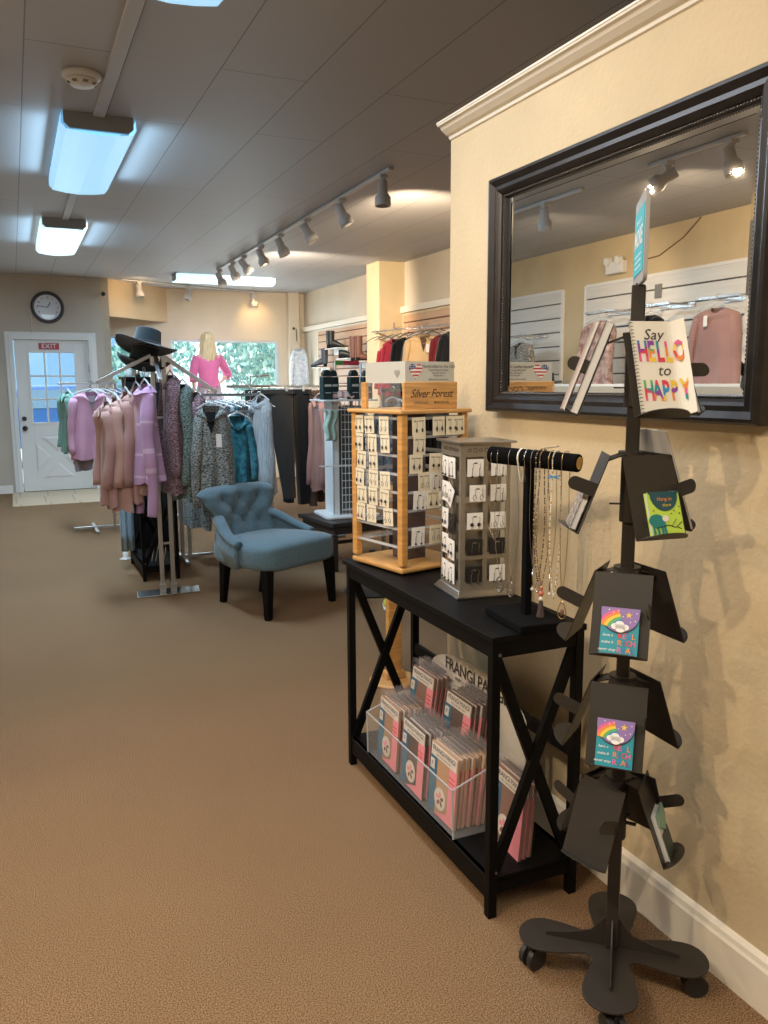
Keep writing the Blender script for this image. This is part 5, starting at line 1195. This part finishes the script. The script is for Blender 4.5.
boot('low_shoe', 'black low shoe on a white wall shelf right of the tall boot', (4.24, 10.70, 1.791), R(60), .08, m_bleather, .02, 1.0)
boot('heeled_boot', 'slim slate grey heeled boot on the leftmost wall shelf', (4.24, 11.74, 1.691), R(-110), .26, m_bleather2, .06, 1.0)
wall_shelf('white shelf under the tall brown boots', 4.25, 10.2, 1.74, .36)
boot('tall_boot', 'left tall brown boot hanging beside the column', (4.23, 10.26, 1.741), R(70), .36, m_brleather, .03, .9)
boot('tall_boot', 'right tall brown boot, partly hidden by the column', (4.25, 10.12, 1.741), R(70), .36, m_brleather, .03, .9)

# ================================================================== WHITE SPINNER on the dark side table
st_ = thing('side_table', 'dark wooden side table under the white spinner rack', 'table', (2.42, 6.12, 0), R(8))
MB().bx(-.30, .30, -.30, .30, .355, .385).build('table_top', mat('dark_walnut', (.035, .028, .026), .45), st_, bevel=.003); MB().bx(-.27, .27, -.27, .27, .29, .355).build('apron', bpy.data.materials['dark_walnut'], st_)
for sx in (-1, 1):
    for sy in (-1, 1): MB().bx(sx*.265-.02, sx*.265+.02, sy*.265-.02, sy*.265+.02, 0, .29).build('leg', bpy.data.materials['dark_walnut'], st_, bevel=.002)
MB().bx(-.25, .25, .25, .27, .10, .13).build('stretcher', bpy.data.materials['dark_walnut'], st_)
sp_ = thing('spinner_rack', 'white wire spinner rack with solid side panel standing on the dark side table', 'display rack', (2.43, 6.16, .386), R(-4))
b = MB(); b.prism(rrect(-.23, .23, -.21, .21, .05), 0, .022); b.build('base', m_wireW, sp_, bevel=.006)
MB().bx(-.145, -.095, -.125, -.105, .02, .92).build('side_panel', m_wireW, sp_, bevel=.003); MB().bx(-.145, -.130, -.125, .12, .02, .92).build('side_panel', m_wireW, sp_, bevel=.003)
b = MB()
for i in range(15): z = .06+.058*i; b.bx(-.075, .145, -.122, -.116, z, z+.006); b.bx(.139, .145, -.122, .12, z, z+.006)
for i in range(8): x_ = -.075+.030*i; b.bx(x_, x_+.004, -.124, -.120, .02, .92)
for i in range(6): y_ = -.10+.038*i; b.bx(.141, .145, y_, y_+.004, .02, .92)
g = b.build('wire_grid', m_wireW, sp_); g['kind'] = 'thing'
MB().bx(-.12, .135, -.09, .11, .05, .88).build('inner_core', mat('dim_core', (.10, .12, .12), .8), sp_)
b = MB(); b.prism(rrect(-.25, .22, -.20, .20, .04), .925, .937); b.build('top_shelf', m_wireW, sp_, bevel=.003)
for z in (.86, .42):
    b = MB()
    for y_ in (-.20, -.12): b.bar((-.26, y_, z), (.20, y_, z), .006, .006)
    for i in range(12): b.bar((-.25+.04*i, -.20, z), (-.25+.04*i, -.12, z), .003, .003)
    b.build('wire_ledge', m_wireW, sp_)
M_s = Matrix.Translation((2.43, 6.16, .386)) @ Matrix.Rotation(R(-4), 4, 'Z')
m_sock = mat('dark_green_sleeve', (.01, .035, .04), .4); m_sockt = mat('clear_box_white', (.66, .72, .72), .3)
for i, (x_, y_) in enumerate(((-.195, -.13), (-.10, .02), (.04, -.09), (.20, .06))):
    p_ = M_s @ Vector((x_, y_, .938)); t = thing('sock_box', '%s dark green sock box from the left on the white spinner' % ['first', 'second', 'third', 'fourth'][i], 'box', tuple(p_), R(10), 'dark green sock boxes on the spinner')
    MB().bx(-.042, .042, -.03, .03, 0, .175).build('box_body', m_sock, t, bevel=.003); b = MB(); b.prism([(-.030, .18), (.030, .18)]+[(.034*math.cos(R(a_)), .195+.034*math.sin(R(a_))) for a_ in range(0, 181, 20)], -.02, .02, 0, TR(0, 0, 0, 90)); b.build('rounded_top', m_sock, t)
    MB().bx(-.030, .030, -.032, -.030, .10, .118).build('band_label', m_sockt, t); MB().bx(-.026, .026, -.032, -.030, .05, .056).build('print_line', m_sockt, t)
p_ = M_s @ Vector((-.055, -.10, .938)); t = tag(MB().grid(lambda u, v: ((u-.5)*.17, (v-.5)*.09, .018+.045*math.sin(PI*u)*math.sin(PI*v)+.008*math.sin(u*20)), 18, 8).build('folded_socks', cloth('candy_stripe', (.66, .25, .22), (.75, .74, .72), 12, 0, (8, .5, 1)), smooth=True, solid=.012), 'red and white striped socks heaped on top of the white spinner', 'socks'); t.location = p_
t = thing('sign_holder', 'clear upright sign holder with green and red label behind the sock boxes', 'sign', tuple(M_s @ Vector((.06, .10, .938))), R(8))
MB().bx(-.12, .12, -.004, .004, 0, .30).build('clear_panel', m_acr, t); MB().bx(-.125, -.115, -.006, .006, 0, .30).build('upright', m_wireW, t); MB().bx(.115, .125, -.006, .006, 0, .30).build('upright', m_wireW, t); MB().bx(-.12, -.05, -.008, -.004, .27, .305).build('green_label', PAL['green'], t); MB().bx(-.05, .10, -.008, -.004, .27, .305).build('red_label', PAL['red'], t)
for i in range(6):
    z = .16+.115*i; p_ = M_s @ Vector((.05+.02*(i % 2), -.135, z)); t = tag(MB().bx(-.055, .055, -.008, 0, 0, .085).build('socks_packet', [m_sock, c_blk, c_mint][i % 3], bevel=.006), '%s small dark packet from the bottom, clipped on the white wire grid' % ['first', 'second', 'third', 'fourth', 'fifth', 'sixth'][i], 'packet', 'packets on the wire grid'); t.location = p_; t.rotation_euler = (0, 0, R(14))
p_ = M_s @ Vector((-.17, -.15, .72)); t = tag(MB().grid(lambda u, v: ((u-.5)*.09+.012*math.sin(v*9), .014*math.sin(u*11+v*3), -.24*v), 12, 10).build('mint_scarf', c_mint, smooth=True, solid=.012), 'pale mint cloth hanging at the left side of the white spinner', 'scarf'); t.location = (p_.x, p_.y, p_.z+.14)

# ================================================================== WOODEN DISPLAY STANDS behind the console
t = thing('floor_stand', 'honey wood post on a round base, seen through the console table end', 'display stand', (1.61, 3.48, 0))
b = MB(); b.lathe([(.0, 0), (.115, 0), (.12, .012), (.11, .022), (0, .024)], 36); b.build('round_base', m_woodh, t, smooth=False)
MB().bx(-.035, .035, -.018, .018, .022, .60).build('post', m_wood, t, bevel=.004); MB().bx(-.05, .05, -.03, .03, .024, .06).build('foot_block', m_woodh, t, bevel=.004)
MB().lathe([(.0, .60), (.14, .60), (.145, .612), (.14, .622), (0, .624)], 36).build('top_disc', m_blackmetal, t)
t = thing('child_shoe', 'small lime yellow shoe on the carpet behind the console table', 'shoe', (2.14, 4.72, 0), R(70))
b = MB(); b.ball((0, 0, .028), .05, 14, sc=(1.5, .6, .55)); b.build('upper', mat('lime_yellow', (.55, .52, .06), .5), t, smooth=True); MB().bx(-.07, .07, -.028, .028, 0, .012).build('sole', m_white, t, bevel=.005)
t = tag(MB().lathe([(0, 0), (.20, 0), (.205, .012), (.19, .02), (.03, .03), (.022, .05), (.022, .30), (0, .30)], 36).build('round_floor_stand', m_blackmetal), 'black round floor base with a short stem beyond the console table', 'stand'); t.location = (2.22, 5.15, 0)

# ================================================================== BACK RIGHT CLOTHES
rr_ = thing('wall_rail', 'chrome rail frame carrying the cream cardigan on the right slatwall', 'clothes rail', (4.08, 8.3, 0))
for a_, c_ in (((-.05, 1.0, 2.06), (-.05, -1.0, 2.02)), ((.32, .95, 2.06), (-.05, .95, 2.06)), ((.32, 0, 2.04), (-.22, 0, 2.04)), ((.32, -.95, 2.02), (-.05, -.95, 2.02)), ((-.22, 0, 2.04), (-.22, 0, 2.10))): MB().bar(a_, c_, .014, .016).build('rail_bar', m_chrome, rr_)
for (nm, lb, ct, x_, y_, rz_, w_, L, mm, sl, sd, kw) in (
    ('cardigan', 'cream cardigan with dark neck opening on the right slatwall rail', 'cardigan', 4.09, 8.02, -38, .42, .62, c_cream, .5, 71, dict(inner=c_brn, tagc=(.05, -.16))),
    ('knit_top', 'crimson top farthest left on the right slatwall rail', 'top', 4.16, 9.02, -60, .36, .6, c_red, .45, 72, {}),
    ('knit_top', 'second crimson top beside the column, slightly higher', 'top', 4.14, 8.84, -55, .34, .6, c_red, .45, 73, {}),
    ('knit_top', 'black top between the crimson tops and cream cardigan', 'top', 4.14, 8.52, -50, .38, .62, c_blk, .45, 74, {}),
    ('knit_top', 'navy grey top close behind the cream cardigan', 'top', 4.16, 8.30, -50, .36, .6, c_navy, .45, 75, {}),
    ('knit_top', 'burgundy top behind the shoulder of the cream cardigan', 'top', 4.22, 7.74, -50, .36, .6, c_burg, .45, 76, {}),
    ('knit_top', 'black top at the right, nearly hidden by the partition wall', 'top', 4.12, 7.42, -50, .32, .64, c_blk, .5, 77, {})):
    garment(nm, lb, ct, (x_, y_, 2.07 if y_ < 8.9 else 2.0), R(rz_), w_, L, mm, sl, .10, sd, hlabel='clear hanger under the '+' '.join(lb.split()[:7]), **kw)
for i in range(8): hanger('%s bare hanger along the right wall rail' % ['first', 'second', 'third', 'fourth', 'fifth', 'sixth', 'seventh', 'eighth'][i], (4.03, 9.15-.22*i, 2.075), R(-70), .34, 'bare hangers along the right wall rail', m_chrome)
r6 = thing('garment_rack', 'low chrome rack of hangers seen through the open header of wooden display', 'clothes rack', (2.75, 5.4, 0))
for a_, c_ in (((-.35, 0, 1.40), (.55, 0, 1.40)), ((-.33, 0, 0), (-.33, 0, 1.40)), ((.53, 0, 0), (.53, 0, 1.40)), ((-.33, -.2, .01), (-.33, .2, .01)), ((.53, -.2, .01), (.53, .2, .01))): MB().bar(a_, c_, .022, .022).build('rack_bar', m_chrome, r6)
for i in range(6):
    nm = ['first', 'second', 'third', 'fourth', 'fifth', 'sixth'][i]
    garment('knit_top', '%s dark top from the left on the low rack behind the wooden display' % nm, 'top', (2.50+.13*i, 5.4, 1.425), R(-75+5*i), .36, .60, [c_plaid, c_blk, c_char, c_rose, c_blk, c_tweed][i], .45, .08, 90+i, group='tops on the low rack behind the wooden display', hlabel='%s clear hanger from the left on the low rack' % nm)

# ================================================================== CORNER TUNIC, MANNEQUIN
garment('tunic', 'white and pale blue floral tunic hanging in the corner by the window', 'tunic', (4.23, 12.72, 2.10), R(-20), .24, .76, c_tunic, .50, .07, 101, neck='r', hlabel='clear hanger under the pale blue floral tunic')
t = thing('wall_hook', 'thin black hook and cord holding the corner tunic', 'hook', (4.19, 12.70, 2.12)); b = MB(); b.tube([(0, 0, 0), (0, .0, .18), (.0, .16, .20)], .006, 6); b.build('cord', m_darkbead, t); b = MB(); b.ball((0, .13, .20), .022, 10); b.build('hook_knob', m_darkbead, t)
m_skin = mat('mannequin_skin', (.55, .36, .27), .5)
MX, MY, MZ = 2.73, 12.55, .46
mn = thing('mannequin', 'blond mannequin in a pink top with one hand on its hip, in the front window', 'mannequin', (MX, MY, MZ), R(0))
def loft(b, secs, n=22, m=0):
    """secs: (cx, cy, z, rx, ry)"""
    vs = []
    for cx_, cy_, z_, rx, ry in secs:
        for i in range(n): a = 2*PI*i/n; vs.append((cx_+rx*math.cos(a), cy_+ry*math.sin(a), z_))
    k = len(secs); b.add(vs, [(i*n+j, i*n+(j+1) % n, (i+1)*n+(j+1) % n, (i+1)*n+j) for i in range(k-1) for j in range(n)]+[tuple(range(n)), tuple(range(k*n-1, (k-1)*n-1, -1))], m)
# one continuous body grown with the skin modifier
import bmesh
pts = [(0, 0, .95, .125, .095), (0, 0, 1.08, .105, .08), (0, 0, 1.22, .125, .085), (0, 0, 1.36, .13, .075), (0, 0, 1.45, .055, .05), (0, -.01, 1.53, .045, .045), (0, -.015, 1.60, .065, .075), (0, -.015, 1.68, .070, .085), (0, -.01, 1.74, .04, .05),
       (-.16, 0, 1.39, .055, .05), (-.22, .0, 1.20, .045, .042), (-.23, -.02, 1.10, .038, .036), (-.235, -.05, .92, .026, .026), (-.235, -.06, .86, .024, .014), (-.235, -.07, .78, .012, .008),
       (.16, 0, 1.39, .055, .05), (.27, .06, 1.22, .045, .042), (.32, .09, 1.14, .038, .036), (.21, -.0, 1.04, .027, .027), (.16, -.05, 1.00, .024, .016), (.12, -.08, .98, .012, .01),
       (-.09, 0, .85, .10, .095), (-.10, 0, .50, .06, .06), (-.10, 0, .45, .056, .058), (-.10, .01, .10, .035, .038), (-.10, -.05, .04, .035, .03), (-.10, -.12, .03, .025, .02),
       (.09, 0, .85, .10, .095), (.12, -.04, .50, .06, .06), (.12, -.04, .45, .056, .058), (.13, .0, .10, .035, .038), (.13, -.06, .04, .035, .03), (.14, -.13, .03, .025, .02)]
eg = [(0, 1), (1, 2), (2, 3), (3, 4), (4, 5), (5, 6), (6, 7), (7, 8), (3, 9), (9, 10), (10, 11), (11, 12), (12, 13), (13, 14), (3, 15), (15, 16), (16, 17), (17, 18), (18, 19), (19, 20), (0, 21), (21, 22), (22, 23), (23, 24), (24, 25), (25, 26), (0, 27), (27, 28), (28, 29), (29, 30), (30, 31), (31, 32)]
me = bpy.data.meshes.new('body'); me.from_pydata([p_[:3] for p_ in pts], eg, []); bo_ = bpy.data.objects.new('body', me); COL.objects.link(bo_); bo_.parent = mn; me.materials.append(m_skin)
sk = bo_.modifiers.new('skin', 'SKIN'); sk.use_smooth_shade = True
for i, p_ in enumerate(pts): me.skin_vertices[0].data[i].radius = (p_[3], p_[4]); 
me.skin_vertices[0].data[0].use_root = True
su = bo_.modifiers.new('sub', 'SUBSURF'); su.levels = 2; su.render_levels = 2
m_pinkshirt = cloth('hot_pink_shirt', (.62, .15, .32)); m_lilacp = cloth('lilac_print_trouser', (.42, .34, .50), (.62, .58, .66), 30, 0); m_blond = mat('blond_hair', (.55, .43, .26), .5, noise=.25, scale=14, stretch=(6, 6, .5))
b = MB(); loft(b, [(0, 0, .93, .185, .135), (0, 0, .98, .175, .13), (0, 0, 1.08, .145, .11), (0, 0, 1.20, .160, .118), (0, 0, 1.32, .178, .112), (0, 0, 1.40, .165, .085), (0, 0, 1.445, .09, .065), (0, 0, 1.46, .06, .055)]); b.build('pink_top', m_pinkshirt, mn, smooth=True)
for path in ([(-.15, 0, 1.39), (-.205, 0, 1.26), (-.232, -.01, 1.12), (-.237, -.03, 1.02)], [(.15, 0, 1.39), (.22, .03, 1.30), (.30, .08, 1.17), (.325, .09, 1.135), (.27, .045, 1.09)]):
    pp = [Vector(a_) for a_ in path]; q_ = [pp[i].lerp(pp[i+1], j/4) for i in range(len(pp)-1) for j in range(4)]+[pp[-1]]
    b = MB(); b.tube(q_, [.072-.018*i/len(q_) for i in range(len(q_))], 14); b.build('top_sleeve', m_pinkshirt, mn, smooth=True)
b = MB()
loft(b, [(-.09, 0, .10, .075, .075), (-.10, 0, .30, .078, .08), (-.10, 0, .50, .082, .085), (-.09, 0, .80, .112, .115), (-.06, 0, .96, .12, .12)]); b.build('trouser_leg', m_lilacp, mn, smooth=True)
b = MB(); loft(b, [(.13, 0, .10, .075, .075), (.125, -.02, .30, .078, .08), (.12, -.03, .50, .082, .085), (.09, 0, .80, .112, .115), (.06, 0, .96, .12, .12)]); b.build('trouser_leg', m_lilacp, mn, smooth=True)
def hair(u, v):
    a = 2*PI*u
    if v < .35: k = v/.35; r = .098*math.sin(k*PI/2)+.002; z = 1.66+.105*math.cos(k*PI/2); ry = r*1.15
    else: k = (v-.35)/.65; r = .098+.030*math.sin(k*PI*.9); z = 1.66-.47*k; ry = .110-.02*k
    wav = 1+.05*math.sin(a*9+v*6)
    y = ry*math.sin(a)*wav
    if v > .35 and y > .0 : y = min(y, .05)
    return (r*math.cos(a)*wav*(1-.25*max(0, v-.75)), y-.012, z)
b = MB(); b.grid(hair, 48, 26, wrap=True); b.build('hair', m_blond, mn, smooth=True)
for s in (-1, 1): b = MB(); b.ball((s*.028, .072, 1.655), .010, 10); b.build('eye', m_cardw, mn, smooth=True)
b = MB(); b.tube([(-.02, .074, 1.598), (0, .079, 1.595), (.02, .074, 1.598)], .005, 6); b.build('mouth', m_pinkshirt, mn)
MB().lathe([(0, 0), (.17, 0), (.17, .012), (0, .014)], 30).build('base', m_steel, mn)

# ================================================================== LEFT SIDE OF THE SHOP (seen in the mirror)
slatwall('slatwall_panel', 'white slatwall reflected at the left of the mirror', -2.642, -1, 7.67, 10.4, .3, 2.43, .155, (m_slatwh, m_grooveg, m_white))
slatwall('slatwall_panel', 'wide white slatwall reflected across the right of the mirror', -2.642, -1, 3.2, 7.24, .3, 2.43, .155, (m_slatwh, m_grooveg, m_white))
def faceout(label, y, z, L=.30):
    t = thing('faceout_rail', label, 'rail', (-2.62, y, z), 0); MB().bar((0, -.22, 0), (0, .22, 0), .02, .035).build('rail_bar', m_chrome, t)
    for s in (-1, 1): MB().bar((0, s*.18, 0), (L, s*.18, -.0), .012, .02).build('rail_arm', m_chrome, t)
    MB().bar((L, -.22, 0), (L, .22, 0), .018, .018).build('front_bar', m_chrome, t); return t
faceout('chrome face out rail holding the dark sequined jacket in the mirror', 8.12, 1.97)
faceout('chrome face out rail holding the rose patterned cardigan in the mirror', 6.62, 2.13); faceout('chrome face out rail holding the dusty pink blouse in the mirror', 5.12, 2.13)
faceout('chrome face out rail between the two pink garments in the mirror', 5.9, 2.13)
c_seq = cloth('silver_sequin', (.04, .035, .03), (.46, .42, .36), 60, 0); c_rosep = cloth('rose_patterned_knit', (.22, .13, .12), (.50, .38, .36), 16, 0)
garment('jacket', 'silver grey sequined jacket with black lining in the mirror', 'jacket', (-2.31, 7.98, 2.00), R(90+8), .62, .66, c_seq, .5, .11, 111, inner=c_blk, open_front=True, hlabel='clear hanger under the sequined jacket in the mirror')
garment('cardigan', 'rose patterned long cardigan reflected beside the notebook', 'cardigan', (-2.31, 6.62, 2.15), R(90+6), .52, .90, c_rosep, .58, .10, 112, inner=c_rose, hlabel='clear hanger under the rose patterned cardigan')
garment('blouse', 'dusty pink blouse with tag at the right of the mirror', 'blouse', (-2.31, 5.12, 2.15), R(90-10), .42, .86, c_rose, .62, .10, 113, neck='r', tagc=(.05, -.12), hlabel='clear hanger under the dusty pink blouse in mirror')
garment('dress', 'black top behind the rack pole in the mirror', 'top', (-2.31, 5.9, 2.15), R(90), .34, .8, c_blk, .5, .10, 114, hlabel='clear hanger under the black top in the mirror')
t = thing('display_counter', 'long white display counter along the left wall, seen in the mirror', 'counter', (-2.38, 6.4, 0)); MB().bx(-.24, .24, -3.4, 3.4, 1.40, 1.43).build('counter_top', m_white, t, bevel=.004); MB().bx(-.22, .16, -3.38, 3.38, .0, 1.40).build('counter_body', m_wallfar, t)
hat('black felt hat on the white counter, reflected above the flag card', (-2.28, 7.42, 1.436), 0, 0, 0, .17, .0)
t = thing('emergency_light', 'white emergency light box high on the left wall, in mirror', 'light', (-2.66, 6.77, 2.58)); MB().bx(0, .07, -.13, .13, -.06, .06).build('housing', m_whiteplastic, t, bevel=.01)
for s in (-1, 1): b = MB(); b.cyl((.05, s*.08, .07), (.10, s*.08, .06), .04, n=16); b.build('lamp_head', m_whiteplastic, t)
t = tag(MB().tube([(-2.655, 6.55, 2.60), (-2.655, 6.2, 2.62), (-2.655, 5.9, 2.74), (-2.655, 5.7, 2.88)], .006, 6).build('wall_cable', m_groove), 'thin cable running from the emergency light up to the ceiling', 'cable')
t = tag(MB().box((-2.63, 6.16, 2.29), (.02, .09, .13)).build('price_sign', mat('grey_sign', (.2, .2, .19), .5), bevel=.003), 'small grey sign on the white slatwall in the mirror', 'sign')
# ================================================================== LIGHTS, WORLD, CAMERA
def area(x, y, z, sx, sy, power, col, rot=(0, 0, 0)):
    l = bpy.data.lights.new('area', 'AREA'); l.shape = 'RECTANGLE'; l.size = sx; l.size_y = sy; l.energy = power; l.color = col
    o = bpy.data.objects.new('area_light', l); COL.objects.link(o); o.location = (x, y, z); o.rotation_euler = rot; return o
def spotl(x, y, z, tgt, power, col, ang, blend=.6, rad=.022):
    l = bpy.data.lights.new('spot', 'SPOT'); l.energy = power; l.color = col; l.spot_size = R(ang); l.spot_blend = blend; l.shadow_soft_size = rad
    o = bpy.data.objects.new('spot_light', l); COL.objects.link(o); o.location = (x, y, z)
    o.rotation_euler = (Vector(tgt)-Vector((x, y, z))).to_track_quat('-Z', 'Y').to_euler(); return o
COOL = (.58, .80, 1.0); WARM = (1.0, .76, .50)
area(.525, 5.65, ZC-.13, .3, 1.4, 80, COOL); area(.515, 8.7, ZC-.13, .3, 1.4, 75, COOL); area(.60, 2.4, ZC-.13, .3, 1.4, 24, (.88, .92, 1)); area(.1, -.6, ZC-.13, .3, 1.4, 42, (1, .93, .84)); area(-.9, 1.6, ZC-.13, .3, 1.4, 34, (1, .93, .84)); area(2.72, 11.3, ZC-.13, 1.4, .3, 35, COOL)  # the area behind the camera has no fixture, added to fill the ceiling
for x, y in ((.525, 5.65), (.515, 8.7)):
    for s in (-1, 1): area(x+s*.24, y, ZC-.085, .05, 1.3, 3.2, (.45, .75, 1), (0, R(s*-88), 0))
spotl(-.95, 4.43, 2.70, (1.5, 1.9, .9), 50, WARM, 100, 1); spotl(-1.0, 3.76, 2.67, (1.45, 1.0, .3), 95, WARM, 100, 1)
spotl(-.9, 1.0, 2.7, (1.45, 1.5, .3), 85, WARM, 100)
spotl(-.6, .6, 2.7, (.2, 2.4, 0), 75, (1, .83, .62), 120, 1)
spotl(2.5, 5.5, 2.6, (4.3, 7.6, 2.0), 330, WARM, 95); spotl(2.5, 8.6, 2.6, (4.3, 10.8, 2.0), 240, (1, .82, .62), 95)
spotl(-1.0, 4.30, 2.70, (-2.66, 5.6, 1.6), 110, WARM, 110); spotl(-1.05, 5.76, 2.68, (-2.66, 7.6, 1.7), 90, WARM, 100)
spotl(2.5, 7.1, 2.6, (3.0, 7.8, .9), 60, WARM, 80)
spotl(3.55, 12.6, 2.75, (3.6, 13.0, 2.45), 9, (1, .6, .22), 85, .8)
spotl(1.7, 11.6, 2.75, (1.7, 12.6, 2.6), 14, (1, .7, .4), 110, .9)
w = bpy.data.worlds.new('sky'); scene.world = w; w.use_nodes = True
bg = w.node_tree.nodes['Background']; bg.inputs['Color'].default_value = (.80, .95, 1, 1); bg.inputs['Strength'].default_value = 2.2
sun = bpy.data.lights.new('sun', 'SUN'); sun.energy = 2.5; sun.angle = R(3); so = bpy.data.objects.new('sun', sun); COL.objects.link(so); so.rotation_euler = (R(35), 0, R(25))
area(3.1, 12.95, 1.35, 1.6, 1.4, 40, (.8, .95, 1), (R(-90), 0, 0)); area(.52, 12.0, 1.4, .5, .8, 6, (.8, .93, 1), (R(-90), 0, 0))
cam = bpy.data.cameras.new('camera'); co = bpy.data.objects.new('camera', cam); COL.objects.link(co); scene.camera = co
yaw, pitch, roll, f = .4220, .1566, -.0052, 817.25
F = Vector((math.sin(yaw)*math.cos(pitch), math.cos(yaw)*math.cos(pitch), -math.sin(pitch))); Rt = Vector((math.cos(yaw), -math.sin(yaw), 0)); U = Rt.cross(F)
R2 = Rt*math.cos(roll)+U*math.sin(roll); U2 = -Rt*math.sin(roll)+U*math.cos(roll)
m = Matrix((R2, U2, -F)).transposed().to_4x4(); m.translation = (0, 0, 1.45); co.matrix_world = m
cam.sensor_fit = 'VERTICAL'; cam.sensor_height = 36; cam.lens = f*36/1024; cam.clip_start = .02; cam.clip_end = 200
scene.view_settings.view_transform = 'Standard'; scene.view_settings.look = 'None'; scene.view_settings.exposure = 0
